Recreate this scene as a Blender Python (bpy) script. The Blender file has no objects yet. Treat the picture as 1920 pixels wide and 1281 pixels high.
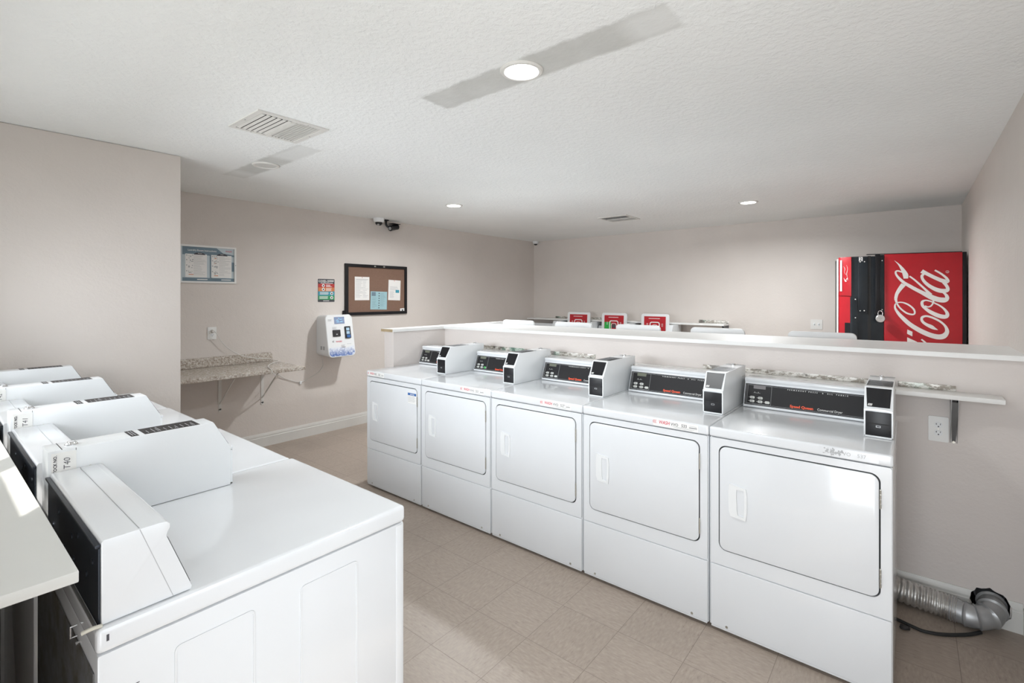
import bpy, bmesh, math, random
from mathutils import Vector, Matrix
PI = math.pi
R = math.radians
random.seed(7)
S = bpy.context.scene
COL = S.collection

# ------------------------------------------------------------------ camera
cam_d = bpy.data.cameras.new('camera')
cam = bpy.data.objects.new('camera', cam_d); COL.objects.link(cam)
cam_d.sensor_fit = 'HORIZONTAL'; cam_d.sensor_width = 36.0
cam_d.lens = 36.0 * 915.54 / 1920.0
cam_d.shift_y = (555.74 - 640.5) / 1920.0
cam_d.clip_start = 0.02; cam_d.clip_end = 200
cam.location = (0, 0, 1.5532)
cam.rotation_euler = (R(90), 0, R(39.228))
S.camera = cam

# ------------------------------------------------------------------ world, light, exposure
S.view_settings.view_transform = 'Standard'
S.view_settings.look = 'None'
S.view_settings.exposure = 0.33
S.view_settings.gamma = 1.0
S.view_settings.use_curve_mapping = False
wld = bpy.data.worlds.new('daylight'); S.world = wld; wld.use_nodes = True
wn = wld.node_tree.nodes; wn.clear()
wo = wn.new('ShaderNodeOutputWorld'); wb = wn.new('ShaderNodeBackground')
wb.inputs[0].default_value = (0.86, 0.93, 1.0, 1); wb.inputs[1].default_value = 2.3
wld.node_tree.links.new(wb.outputs[0], wo.inputs[0])
S.cycles.max_bounces = 10; S.cycles.diffuse_bounces = 7; S.cycles.glossy_bounces = 4

def area_light(name, loc, rot, sx, sy, power, color=(1, 1, 1), shape='RECTANGLE', spread=180):
    d = bpy.data.lights.new(name, 'AREA'); d.shape = shape; d.size = sx
    if shape == 'RECTANGLE': d.size_y = sy
    d.energy = power; d.color = color; d.spread = R(spread)
    o = bpy.data.objects.new(name, d); COL.objects.link(o); o.location = loc; o.rotation_euler = rot
    return o
# doorway daylight behind the camera; added fill at the blind and side window
DAY = (0.90, 0.95, 1.0)
area_light('door_daylight', (-0.07, -0.27, 1.15), (R(94), 0, 0), 0.68, 1.8, 18, DAY)
area_light('blind_daylight', (-2.70, -0.118, 1.48), (R(90), 0, 0), 1.8, 0.52, 14, DAY, spread=95)  # fill lamp added inside the blind to brighten the far dryers
area_light('side_window_daylight', (0.62, .60, 1.55), (R(98), 0, R(90)), 0.8, 1.1, 1.8, DAY)  # fill lamp added outside the unseen right-hand window
sun_d = bpy.data.lights.new('sun', 'SUN'); sun_d.energy = 7.0; sun_d.angle = R(0.6); sun_d.color = (1.0, 0.96, 0.9)
sun = bpy.data.objects.new('sun', sun_d); COL.objects.link(sun)
sun.rotation_euler = Vector((0.525, -0.42, 1.0)).to_track_quat('Z', 'Y').to_euler()

# ------------------------------------------------------------------ numbers of the room
XL, XR, YB, ZC = -5.189, 0.416, 6.968, 2.518      # left wall, right wall, back wall, ceiling
XBUMP, YE = -3.889, 1.163                         # wall that juts out on the left
YF = -0.13                                        # wall behind the camera
H = 1.5532
ZT, ZL, ZS, ZB = 0.946, 0.9006, 0.3123, 0.02      # dryer: top, lip, kick panel seam, underside

# ------------------------------------------------------------------ node helpers
class NT:
    def __init__(s, name):
        s.m = bpy.data.materials.new(name); s.m.use_nodes = True
        s.t = s.m.node_tree; s.n = s.t.nodes; s.b = s.n['Principled BSDF']
    def new(s, t, **k):
        x = s.n.new(t)
        for a, v in k.items(): setattr(x, a, v)
        return x
    def link(s, a, b): s.t.links.new(a, b)
    def set(s, sock, v):
        if isinstance(v, bpy.types.NodeSocket): s.link(v, sock)
        else: sock.default_value = v
    def math(s, op, a, b=0.0, c=None, clamp=False):
        x = s.new('ShaderNodeMath', operation=op, use_clamp=clamp)
        s.set(x.inputs[0], a); s.set(x.inputs[1], b)
        if c is not None: s.set(x.inputs[2], c)
        return x.outputs[0]
    def pos(s):
        if not hasattr(s, '_p'):
            tc = s.new('ShaderNodeTexCoord'); s._o = tc.outputs['Object']
            sp = s.new('ShaderNodeSeparateXYZ'); s.link(s._o, sp.inputs[0]); s._p = sp.outputs
        return s._p
    def obj(s): s.pos(); return s._o
    def noise(s, scale, detail=3, rough=0.55, stretch=None, vec=None, out=0):
        x = s.new('ShaderNodeTexNoise'); x.inputs['Scale'].default_value = scale
        x.inputs['Detail'].default_value = detail; x.inputs['Roughness'].default_value = rough
        v = vec or s.obj()
        if stretch:
            mp = s.new('ShaderNodeMapping'); mp.inputs['Scale'].default_value = stretch; s.link(v, mp.inputs[0]); v = mp.outputs[0]
        s.link(v, x.inputs['Vector']); return x.outputs[out]
    def ramp(s, v, lo, hi):
        x = s.new('ShaderNodeMapRange'); s.set(x.inputs[0], v)
        x.inputs[1].default_value = lo; x.inputs[2].default_value = hi; return x.outputs[0]
    def mix(s, f, a, b):
        x = s.new('ShaderNodeMix', data_type='RGBA'); s.set(x.inputs[0], f)
        s.set(x.inputs[6], a); s.set(x.inputs[7], b); return x.outputs[2]
    def bump(s, h, strength, dist=0.002):
        x = s.new('ShaderNodeBump'); x.inputs['Strength'].default_value = strength; x.inputs['Distance'].default_value = dist
        s.set(x.inputs['Height'], h); s.link(x.outputs[0], s.b.inputs['Normal'])
def C(r, g, b): return (r, g, b, 1)
def srgb(r, g, b):
    f = lambda c: (c / 255 / 12.92) if c / 255 <= .04045 else ((c / 255 + .055) / 1.055) ** 2.4
    return (f(r), f(g), f(b), 1)

def plain(name, col, rough=0.5, metal=0.0, emit=None, es=0, var=0.04, spec=None):
    t = NT(name)
    n = t.noise(9.0, 3)
    c2 = tuple(max(0, c * (1 - var * 2)) for c in col[:3]) + (1,)
    t.link(t.mix(n, col, c2), t.b.inputs['Base Color'])
    t.b.inputs['Roughness'].default_value = rough; t.b.inputs['Metallic'].default_value = metal
    if spec is not None: t.b.inputs['Specular IOR Level'].default_value = spec
    if emit:
        t.b.inputs['Emission Color'].default_value = emit; t.b.inputs['Emission Strength'].default_value = es
    return t.m

M = {}
# wall paint over an orange-peel texture
def wall_mat(name, col):
    t = NT(name)
    big = t.noise(1.3, 3); fine = t.noise(70, 2, 0.6); mid = t.noise(24, 2, 0.5)
    c = t.mix(t.ramp(big, .3, .7), col, tuple(x * 0.93 for x in col[:3]) + (1,))
    t.link(c, t.b.inputs['Base Color']); t.b.inputs['Roughness'].default_value = 0.62
    t.bump(t.math('ADD', t.math('MULTIPLY', fine, 0.6), mid), 0.42, 0.0035)
    return t.m
M['wall'] = wall_mat('wall_paint', C(0.655, 0.605, 0.565))
M['halfwall'] = wall_mat('half_wall_paint', C(0.68, 0.63, 0.60))
# ceiling: knock-down texture, and the smoother grey plaster strips where old lamps were filled in
def ceiling_mat():
    t = NT('ceiling_plaster'); P = t.pos()
    wob = t.math('MULTIPLY', t.math('SUBTRACT', t.noise(14, 3), .5), .035)
    def box(x0, x1, y0, y1, soft):
        def edge(v, a, b):
            u = t.ramp(t.math('ADD', v, wob), a - soft, a + soft); w = t.ramp(t.math('ADD', v, wob), b + soft, b - soft)
            return t.math('MULTIPLY', u, w)
        return t.math('MULTIPLY', edge(P[0], x0, x1), edge(P[1], y0, y1))
    a = box(-1.845, -0.625, 1.56, 1.74, 0.010)
    b = box(-4.22, -3.02, 1.545, 1.715, 0.012)
    lite = t.math('ADD', box(-.80, -.50, 1.56, 1.74, .04), t.math('ADD', box(-3.42, -3.0, 1.54, 1.74, .04), box(-4.3, -4.0, 1.52, 1.74, .05)))
    patch = t.math('MULTIPLY', t.math('ADD', a, b, clamp=True), t.math('SUBTRACT', 1.0, t.math('MULTIPLY', lite, .6), clamp=True))
    pn = t.ramp(t.noise(7, 4), .25, .75)
    patch = t.math('MULTIPLY', patch, t.math('ADD', .72, t.math('MULTIPLY', pn, .28)))
    base = t.mix(t.ramp(t.noise(1.1, 3), .35, .7), C(.83, .845, .84), C(.79, .805, .80))
    c = t.mix(patch, base, C(.53, .535, .515))
    t.link(c, t.b.inputs['Base Color']); t.b.inputs['Roughness'].default_value = .85
    h = t.math('ADD', t.ramp(t.noise(38, 3, .6), .4, .62), t.math('MULTIPLY', t.noise(95, 2), .5))
    h = t.math('MULTIPLY', h, t.math('SUBTRACT', 1.0, t.math('MULTIPLY', t.math('ADD', a, b, clamp=True), .8)))
    t.bump(h, 0.42, 0.0035)
    return t.m
M['ceiling'] = ceiling_mat()
# vinyl floor tiles with short streaks turning from tile to tile
def floor_mat():
    t = NT('vinyl_floor_tiles'); P = t.pos(); T = .3025
    fx = t.math('FRACT', t.math('DIVIDE', t.math('SUBTRACT', P[0], .16 - T * 40), T))
    fy = t.math('FRACT', t.math('DIVIDE', t.math('SUBTRACT', P[1], 1.76 - T * 40), T))
    ix = t.math('FLOOR', t.math('DIVIDE', t.math('SUBTRACT', P[0], .16 - T * 40), T))
    iy = t.math('FLOOR', t.math('DIVIDE', t.math('SUBTRACT', P[1], 1.76 - T * 40), T))
    chk = t.math('MODULO', t.math('ADD', ix, iy), 2.0)
    dx = t.math('ABSOLUTE', t.math('SUBTRACT', fx, .5)); dy = t.math('ABSOLUTE', t.math('SUBTRACT', fy, .5))
    g = t.ramp(t.math('MAXIMUM', dx, dy), .4945, .4985)
    cmb = t.new('ShaderNodeCombineXYZ'); t.set(cmb.inputs[0], ix); t.set(cmb.inputs[1], iy)
    wn_ = t.new('ShaderNodeTexWhiteNoise', noise_dimensions='3D'); t.link(cmb.outputs[0], wn_.inputs['Vector'])
    s1 = t.noise(95, 4, .62, (1, .30, 1)); s2 = t.noise(95, 4, .62, (.30, 1, 1))
    st = t.math('ADD', t.math('MULTIPLY', s1, chk), t.math('MULTIPLY', s2, t.math('SUBTRACT', 1.0, chk)))
    col = t.mix(t.ramp(st, .36, .62), C(.345, .285, .236), C(.415, .348, .293))
    col = t.mix(t.math('MULTIPLY', t.ramp(st, .60, .72), .6), col, C(.47, .405, .35))
    col = t.mix(t.math('MULTIPLY', t.ramp(st, .36, .29), .5), col, C(.14, .105, .085))
    tone = t.math('MULTIPLY', wn_.outputs['Value'], .16)
    col = t.mix(tone, col, C(.29, .235, .19))
    dirt = t.ramp(t.noise(1.7, 4), .52, .75)
    col = t.mix(t.math('MULTIPLY', dirt, .25), col, C(.20, .16, .13))
    col = t.mix(t.math('MULTIPLY', g, .6), col, C(.10, .075, .06))
    t.link(col, t.b.inputs['Base Color'])
    t.set(t.b.inputs['Roughness'], t.math('ADD', .34, t.math('MULTIPLY', st, .2)))
    t.bump(t.math('SUBTRACT', 1.0, g), .3, .001)
    return t.m
M['floor'] = floor_mat()
def enamel(name, col, rough=.16):
    t = NT(name)
    n = t.noise(2.5, 3); f = t.noise(180, 2)
    t.link(t.mix(t.ramp(n, .3, .75), col, tuple(c * .965 for c in col[:3]) + (1,)), t.b.inputs['Base Color'])
    t.b.inputs['Roughness'].default_value = rough
    t.b.inputs['Coat Weight'].default_value = .35; t.b.inputs['Coat Roughness'].default_value = .07
    wv = t.noise(3.2, 1, .4)
    t.bump(t.math('ADD', t.math('MULTIPLY', f, .02), t.math('MULTIPLY', wv, 3.0)), .5, .004)
    return t.m
M['enamel'] = enamel('white_enamel', C(.715, .735, .755))
M['enamel_box'] = enamel('white_coin_box_enamel', C(.76, .785, .80), .28)
M['whiteplastic'] = plain('white_plastic', C(.76, .775, .78), .35, var=.015)
M['laminate'] = plain('white_laminate', C(.80, .80, .785), .38, var=.03)
M['trim'] = plain('white_trim_paint', C(.70, .69, .66), .4, var=.05)
M['black'] = plain('black_plastic', C(.010, .010, .012), .32, spec=.35)
M['blackpanel'] = plain('black_control_overlay', C(.016, .0155, .017), .42, spec=.3)
M['gasket'] = plain('dark_door_gasket', C(.035, .037, .04), .7)  # shade of the door gaps as a dark colour; box seams share it
M['dark'] = plain('dark_steel', C(.035, .042, .055), .32, .6, var=.2)
M['galv'] = plain('galvanised_steel', C(.50, .51, .52), .38, .55, var=.15)
M['chrome'] = plain('chrome', C(.75, .75, .76), .12, 1.0)
M['red'] = plain('red_paint', C(.50, .014, .024), .28, var=.12)
M['redprint'] = plain('red_print', C(.60, .02, .06), .5)
M['orangeprint'] = plain('orange_print', C(.85, .10, .035), .5)
M['whiteprint'] = plain('white_print', C(.82, .82, .80), .5, var=.02)
M['greyprint'] = plain('grey_print', C(.42, .43, .44), .6)
M['darkprint'] = plain('dark_print', C(.06, .06, .07), .6)
M['paper'] = plain('paper', C(.80, .79, .77), .7, var=.02)
M['bluepaper'] = plain('pale_blue_paper', C(.33, .52, .56), .7)
M['blueprint'] = plain('blue_print', C(.03, .13, .38), .5)
M['teal'] = plain('slate_blue_print', C(.17, .25, .31), .45, var=.15)
M['paleblue'] = plain('pale_blue_print', C(.50, .58, .62), .5)
M['orange'] = plain('orange_band', C(.62, .20, .07), .5)
M['redband'] = plain('red_band', C(.48, .035, .03), .5)
M['tealband'] = plain('teal_band', C(.05, .30, .40), .5)
M['greenband'] = plain('green_band', C(.04, .30, .12), .5)
M['green'] = plain('green_print', C(.02, .42, .06), .5)
M['lcd'] = plain('grey_green_display', C(.16, .17, .13), .25)
M['lcdoff'] = plain('grey_display', C(.22, .21, .22), .25)
M['button'] = plain('pale_buttons', C(.62, .63, .60), .4)
M['brass'] = plain('grey_brass_metal', C(.5, .48, .43), .35, .8)
M['rubber'] = plain('dark_rubber', C(.02, .02, .02), .7)  # real rubber, and the painted shade inside openings
M['hosegrey'] = plain('dusty_black_hose', C(.05, .048, .05), .6, var=.3)
M['yellow'] = plain('yellow_rag', C(.38, .28, .05), .8, var=.2)
M['clip'] = plain('off_white_plastic', C(.6, .58, .5), .5)
M['cordwhite'] = plain('white_cord_rubber', C(.68, .67, .64), .5)
M['plywood'] = plain('raw_particle_board', C(.52, .40, .24), .8, var=.25)
M['padlock'] = plain('padlock_steel', C(.66, .66, .65), .28, .55)
M['machgrey'] = plain('vending_black_steel', C(.030, .038, .046), .30, .35, var=.25)
M['led'] = plain('lamp_diffuser_lit', C(.9, .9, .9), .5, emit=(1, .985, .95, 1), es=14)
M['ledoff'] = plain('lamp_diffuser_unlit', C(.62, .62, .60), .4)
M['screen'] = plain('blue_lit_screen', C(.012, .05, .15), .2, emit=(.01, .14, .45, 1), es=.15)
M['screen2'] = plain('pale_lit_screen', C(.2, .3, .4), .2, emit=(.42, .62, .78, 1), es=.3)
M['cyanprint'] = plain('cyan_screen_print', C(.2, .5, .7), .3, emit=(.2, .55, .8, 1), es=.2)
def corkm():
    t = NT('brown_cork'); n = t.noise(220, 3, .7)
    t.link(t.mix(t.ramp(n, .35, .65), C(.17, .095, .065), C(.235, .145, .105)), t.b.inputs['Base Color'])
    t.b.inputs['Roughness'].default_value = .9; t.bump(n, .3, .001); return t.m
M['cork'] = corkm()
def granite():
    t = NT('speckled_granite_laminate')
    a = t.noise(75, 5, .7); b = t.noise(170, 3, .7); c_ = t.noise(45, 4, .6)
    col = t.mix(t.ramp(a, .38, .6), C(.28, .225, .18), C(.57, .52, .46))
    col = t.mix(t.ramp(c_, .5, .65), col, C(.66, .63, .58))
    col = t.mix(t.ramp(b, .58, .66), col, C(.10, .08, .07))
    t.link(col, t.b.inputs['Base Color']); t.b.inputs['Roughness'].default_value = .22; return t.m
M['granite'] = granite()
def worn():
    t = NT('paint_worn_metal_strip')
    a = t.noise(30, 5, .75, (1, 1, 2)); b = t.noise(11, 3, .6); g = t.noise(6, 2)
    col = t.mix(t.ramp(a, .45, .55), C(.30, .27, .23), C(.74, .72, .68))
    col = t.mix(t.math('MULTIPLY', t.ramp(b, .55, .62), .8), col, C(.10, .09, .08))
    col = t.mix(t.math('MULTIPLY', t.ramp(g, .60, .68), .4), col, C(.10, .33, .24))
    t.link(col, t.b.inputs['Base Color']); t.b.inputs['Roughness'].default_value = .4
    t.b.inputs['Metallic'].default_value = .3; t.bump(a, .2, .001); return t.m
M['worn'] = worn()
M['greylam'] = plain('pale_grey_laminate', C(.63, .635, .61), .4, var=.03)  # white laminate darkened so the sun patches stand out
def foil():
    t = NT('crinkled_foil'); a = t.noise(45, 4, .6); b = t.noise(14, 4)
    t.link(t.mix(t.ramp(b, .45, .7), C(.66, .65, .63), C(.30, .265, .24)), t.b.inputs['Base Color'])
    t.b.inputs['Metallic'].default_value = .8
    t.set(t.b.inputs['Roughness'], t.math('ADD', .22, t.math('MULTIPLY', b, .3)))
    t.bump(t.math('ADD', a, t.math('MULTIPLY', t.noise(110, 3, .7, (1, .3, .3)), .7)), .8, .0035); return t.m
M['foil'] = foil()
def dirty():
    t = NT('dusty_grey_steel'); a = t.noise(12, 5, .7)
    t.link(t.mix(t.ramp(a, .4, .65), C(.16, .165, .17), C(.09, .075, .055)), t.b.inputs['Base Color'])
    t.b.inputs['Roughness'].default_value = .6; t.b.inputs['Metallic'].default_value = .2; return t.m
M['dirty'] = dirty()
def glassm():
    t = NT('window_glass')
    t.b.inputs['Base Color'].default_value = (1, 1, 1, 1); t.b.inputs['Roughness'].default_value = 0
    t.b.inputs['Transmission Weight'].default_value = 1; t.b.inputs['IOR'].default_value = 1.05
    t.b.inputs['Alpha'].default_value = .25
    return t.m
M['glass'] = glassm()
M['ground'] = plain('outdoor_concrete', C(.5, .48, .44), .8)
def splash():
    t = NT('blue_splash_print'); P = t.pos()
    a = t.noise(26, 5, .75); h = t.ramp(P[2], .125, .0)
    f = t.ramp(t.math('ADD', t.math('MULTIPLY', a, 1.0), t.math('MULTIPLY', h, .75)), .62, 1.08)
    col = t.mix(f, C(.72, .75, .80), C(.10, .17, .42))
    t.link(t.mix(t.ramp(t.noise(60, 4), .55, .62), col, C(.7, .76, .85)), t.b.inputs['Base Color'])
    t.b.inputs['Roughness'].default_value = .35; return t.m
M['splash'] = splash()

# ------------------------------------------------------------------ mesh helpers
def finish(name, bm, mat, parent=None, angle=32, smooth=True):
    bmesh.ops.recalc_face_normals(bm, faces=bm.faces)
    me = bpy.data.meshes.new(name); bm.to_mesh(me); bm.free()
    return link(name, me, mat, parent, angle, smooth)
def link(name, me, mat, parent=None, angle=32, smooth=True):
    if mat is not None and not me.materials: me.materials.append(M[mat] if isinstance(mat, str) else mat)
    if smooth and len(me.polygons):
        me.polygons.foreach_set('use_smooth', [True] * len(me.polygons))
        me.set_sharp_from_angle(angle=R(angle))
    o = bpy.data.objects.new(name, me); COL.objects.link(o)
    if parent: o.parent = parent
    return o
CACHE = {}
def cached(key, name, mat, parent, fn, angle=32):
    """one mesh shared by all the copies of a part"""
    if key not in CACHE:
        bm = bmesh.new(); fn(bm); o = finish(name, bm, mat, parent, angle); CACHE[key] = o.data; return o
    o = bpy.data.objects.new(name, CACHE[key]); COL.objects.link(o); o.parent = parent; return o
def box(bm, x0, x1, y0, y1, z0, z1, r=0.0, seg=2):
    t = bmesh.new(); bmesh.ops.create_cube(t, size=1.0)
    for v in t.verts:
        v.co = Vector(((x0 + x1) / 2 + v.co.x * (x1 - x0), (y0 + y1) / 2 + v.co.y * (y1 - y0), (z0 + z1) / 2 + v.co.z * (z1 - z0)))
    if r > 0:
        bmesh.ops.bevel(t, geom=t.edges[:] + t.verts[:], offset=r, segments=seg, profile=.6, affect='EDGES', clamp_overlap=True)
    merge(bm, t)
def merge(bm, t, mat=None):
    if mat is not None: bmesh.ops.transform(t, matrix=mat, verts=t.verts)
    me = bpy.data.meshes.new('_t'); t.to_mesh(me); t.free(); bm.from_mesh(me); bpy.data.meshes.remove(me)
def prism(bm, pts, axis, a0, a1, r=0.0, seg=2, caps_only=False):
    """closed outline in the plane normal to axis, pushed from a0 to a1"""
    t = bmesh.new()
    def P(p, a):
        if axis == 'x': return (a, p[0], p[1])
        if axis == 'y': return (p[0], a, p[1])
        return (p[0], p[1], a)
    A = [t.verts.new(P(p, a0)) for p in pts]; B = [t.verts.new(P(p, a1)) for p in pts]; n = len(pts)
    t.faces.new(A); t.faces.new(B[::-1])
    for i in range(n): t.faces.new((A[i], A[(i + 1) % n], B[(i + 1) % n], B[i]))
    bmesh.ops.recalc_face_normals(t, faces=t.faces)
    if r > 0:
        ed = t.edges[:]
        if caps_only: ed = [e for e in ed if abs(P((0, 0), 1)[0]) >= 0 and (all(v in A for v in e.verts) or all(v in B for v in e.verts))]
        bmesh.ops.bevel(t, geom=ed, offset=r, segments=seg, profile=.6, affect='EDGES', clamp_overlap=True)
    merge(bm, t)
def rrect(x0, x1, y0, y1, r, n=6):
    out = []
    for cx, cy, a in ((x1 - r, y1 - r, 0), (x0 + r, y1 - r, 90), (x0 + r, y0 + r, 180), (x1 - r, y0 + r, 270)):
        for i in range(n + 1):
            t = R(a + 90 * i / n); out.append((cx + r * math.cos(t), cy + r * math.sin(t)))
    return out
def ring(bm, outer, inner, axis, a0, a1):
    """plate with a hole; both outlines must have the same count"""
    def P(p, a):
        if axis == 'x': return (a, p[0], p[1])
        if axis == 'y': return (p[0], a, p[1])
        return (p[0], p[1], a)
    n = len(outer)
    V = [[bm.verts.new(P(p, a)) for p in o] for o in (outer, inner) for a in (a0, a1)]
    for i in range(n):
        j = (i + 1) % n
        for a, b in ((V[0], V[2]), (V[1], V[3]), (V[0], V[1]), (V[2], V[3])):
            bm.faces.new((a[i], a[j], b[j], b[i]))
def cyl(bm, p0, p1, r0, r1=None, n=20, caps=True):
    p0, p1 = Vector(p0), Vector(p1); d = p1 - p0; r1 = r0 if r1 is None else r1
    t = bmesh.new(); bmesh.ops.create_cone(t, cap_ends=caps, segments=n, radius1=r0, radius2=r1, depth=d.length)
    m = Matrix.Translation((p0 + p1) / 2) @ d.to_track_quat('Z', 'Y').to_matrix().to_4x4(); merge(bm, t, m)
def catmull(pts, k=6):
    P = [Vector(p) for p in pts]; out = []
    for i in range(len(P) - 1):
        a, b, c, d = P[max(i - 1, 0)], P[i], P[i + 1], P[min(i + 2, len(P) - 1)]
        for j in range(k):
            t = j / k
            out.append(.5 * ((2 * b) + (c - a) * t + (2 * a - 5 * b + 4 * c - d) * t * t + (3 * b - a - 3 * c + d) * t ** 3))
    out.append(P[-1]); return out
def tube(bm, pts, r, n=10, k=6, rf=None, smooth=True):
    P = catmull(pts, k) if smooth else [Vector(p) for p in pts]
    rings = []; up = Vector((0, 0, 1)); prev = None
    for i, p in enumerate(P):
        d = (P[min(i + 1, len(P) - 1)] - P[max(i - 1, 0)]).normalized()
        if prev is None:
            s = d.cross(up if abs(d.z) < .9 else Vector((1, 0, 0))).normalized()
        else:
            s = (prev - d * prev.dot(d)).normalized()
        prev = s; w = d.cross(s); rr = rf(i / max(1, len(P) - 1), i) if rf else r
        rings.append([bm.verts.new(p + (s * math.cos(2 * PI * j / n) + w * math.sin(2 * PI * j / n)) * rr) for j in range(n)])
    for a, b in zip(rings, rings[1:]):
        for j in range(n): bm.faces.new((a[j], a[(j + 1) % n], b[(j + 1) % n], b[j]))
    bm.faces.new(rings[0]); bm.faces.new(rings[-1][::-1])
def lathe(bm, prof, c, axis=Vector((0, 0, 1)), n=32):
    q = axis.normalized().to_track_quat('Z', 'Y').to_matrix(); c = Vector(c); rings = []
    for r, z in prof:
        if r < 1e-6: rings.append([bm.verts.new(c + q @ Vector((0, 0, z)))])
        else: rings.append([bm.verts.new(c + q @ Vector((r * math.cos(2 * PI * j / n), r * math.sin(2 * PI * j / n), z))) for j in range(n)])
    for a, b in zip(rings, rings[1:]):
        for j in range(n):
            k = (j + 1) % n
            if len(a) == 1 and len(b) == 1: continue
            if len(a) == 1: bm.faces.new((a[0], b[k], b[j]))
            elif len(b) == 1: bm.faces.new((a[j], a[k], b[0]))
            else: bm.faces.new((a[j], a[k], b[k], b[j]))
class Fr:
    """a plane in space: origin o, u to the right, v up, n out of it"""
    def __init__(s, o, u, v):
        s.o = Vector(o); s.u = Vector(u).normalized(); s.v = Vector(v).normalized(); s.n = s.u.cross(s.v)
    def mat(s, x, y, lift=0.0):
        m = Matrix((s.u, s.v, s.n)).transposed().to_4x4(); m.translation = s.o + s.u * x + s.v * y + s.n * lift; return m
def plate(bm, fr, x0, x1, y0, y1, th=.0006, lift=0.0, r=0.0):
    t = bmesh.new()
    pts = rrect(x0, x1, y0, y1, r, 4) if r > 0 else [(x0, y0), (x1, y0), (x1, y1), (x0, y1)]
    prism(t, pts, 'z', lift, lift + th); merge(bm, t, fr.mat(0, 0))
def poly(bm, fr, pts, th=.0006, lift=0.0):
    t = bmesh.new(); prism(t, pts, 'z', lift, lift + th); merge(bm, t, fr.mat(0, 0))
TXT = {}
def text_bm(bm, fr, x, y, body, size, lift=.001, bold=0.0, align='LEFT', spacing=1.0, shear=0.0, sx=1.0):
    key = (body, bold, align, spacing, shear)
    if key not in TXT:
        cu = bpy.data.curves.new('_t', 'FONT'); cu.body = body; cu.size = 1; cu.offset = bold; cu.align_x = align
        cu.space_character = spacing; cu.shear = shear; cu.extrude = 0.0; cu.resolution_u = 2
        ob = bpy.data.objects.new('_t', cu); COL.objects.link(ob)
        dg = bpy.context.evaluated_depsgraph_get(); dg.update()
        TXT[key] = bpy.data.meshes.new_from_object(ob.evaluated_get(dg))
        bpy.data.objects.remove(ob); bpy.data.curves.remove(cu)
    t = bmesh.new(); t.from_mesh(TXT[key])
    m = fr.mat(x, y, lift) @ Matrix.Diagonal((size * sx, size, size, 1)); merge(bm, t, m)
def lines(bm, fr, x0, x1, ys, h, lift=.0008, jit=.25, rnd=None):
    rnd = rnd or random
    for y in ys: plate(bm, fr, x0, x0 + (x1 - x0) * (1 - jit * rnd.random()), y - h / 2, y + h / 2, .0002, lift)
def ribbon(bm, fr, pts, lift):
    P = catmull(pts, 8); L = []; Rr = []
    for i, p in enumerate(P):
        d = P[min(i + 1, len(P) - 1)] - P[max(i - 1, 0)]; d.z = 0
        if d.length < 1e-7: d = Vector((1, 0, 0))
        d.normalize(); w = max(p.z, .0004) / 2
        a = Vector((p.x - d.y * w, p.y + d.x * w, 0)); b = Vector((p.x + d.y * w, p.y - d.x * w, 0))
        L.append(bm.verts.new(fr.mat(0, 0, lift) @ a)); Rr.append(bm.verts.new(fr.mat(0, 0, lift) @ b))
    for i in range(len(P) - 1): bm.faces.new((L[i], L[i + 1], Rr[i + 1], Rr[i]))
def thing(name, label, cat, loc=(0, 0, 0), rz=0.0, group=None):
    o = bpy.data.objects.new(name, None); COL.objects.link(o); o.empty_display_size = .1
    o.location = loc; o.rotation_euler = (0, 0, rz); return tag(o, label, cat, group)
def tag(o, label, cat, group=None):
    o['label'] = label; o['category'] = cat
    if group: o['group'] = group
    return o
def struct(name, fn, mat, label=None, angle=32):
    bm = bmesh.new(); fn(bm); o = finish(name, bm, mat, None, angle); o['kind'] = 'structure'
    if label: o['label'] = label
    return o
def part(name, mat, parent, fn, label=None, angle=32, smooth=True):
    bm = bmesh.new(); fn(bm); o = finish(name, bm, mat, parent, angle, smooth)
    if label: o['label'] = label
    return o
def cut(o, cutter_bm):
    me = bpy.data.meshes.new('_c'); cutter_bm.to_mesh(me); cutter_bm.free()
    c = bpy.data.objects.new('_c', me); COL.objects.link(c)
    md = o.modifiers.new('b', 'BOOLEAN'); md.operation = 'DIFFERENCE'; md.object = c; md.solver = 'EXACT'
    dg = bpy.context.evaluated_depsgraph_get(); dg.update()
    nm = bpy.data.meshes.new_from_object(o.evaluated_get(dg)); o.modifiers.clear(); old = o.data; o.data = nm
    bpy.data.meshes.remove(old); bpy.data.objects.remove(c)

# ================================================================== the room
def cutbox(o, *a):
    b = bmesh.new(); box(b, *a); cut(o, b)
struct('floor', lambda b: box(b, XL - .12, XR + .12, YF - .12, YB + .12, -.06, 0), 'floor', 'beige speckled vinyl tile floor')
struct('ceiling', lambda b: box(b, XL - .12, XR + .12, YF - .12, YB + .12, ZC, ZC + .08), 'ceiling', 'white textured ceiling')
struct('wall_left', lambda b: box(b, XL - .12, XL, YE, YB + .12, 0, ZC), 'wall', 'greige wall with the notice board')
struct('wall_left_front', lambda b: box(b, XL - .12, XBUMP, YF - .12, YE, 0, ZC, .012), 'wall', 'greige wall that juts out on the left')
struct('wall_back', lambda b: box(b, XL, XR, YB, YB + .12, 0, ZC), 'wall', 'greige back wall')
wr = struct('wall_right', lambda b: box(b, XR, XR + .12, YF - .12, YB + .12, 0, ZC), 'wall')
WIN2 = (.15, 1.0, .95, 2.10)  # unseen window added to brighten the aisle and the jutting wall
cutbox(wr, XR - .1, XR + .3, WIN2[0], WIN2[1], WIN2[2], WIN2[3])
wf = struct('wall_front', lambda b: box(b, XBUMP, XR, YF - .12, YF, 0, ZC), 'wall')
WIN1 = (-3.65, -0.96, 1.20, 2.15)
cutbox(wf, WIN1[0], WIN1[1], YF - .3, YF + .1, WIN1[2], WIN1[3])
cutbox(wf, -.46, .30, YF - .3, YF + .1, -.1, 2.1)

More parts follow.
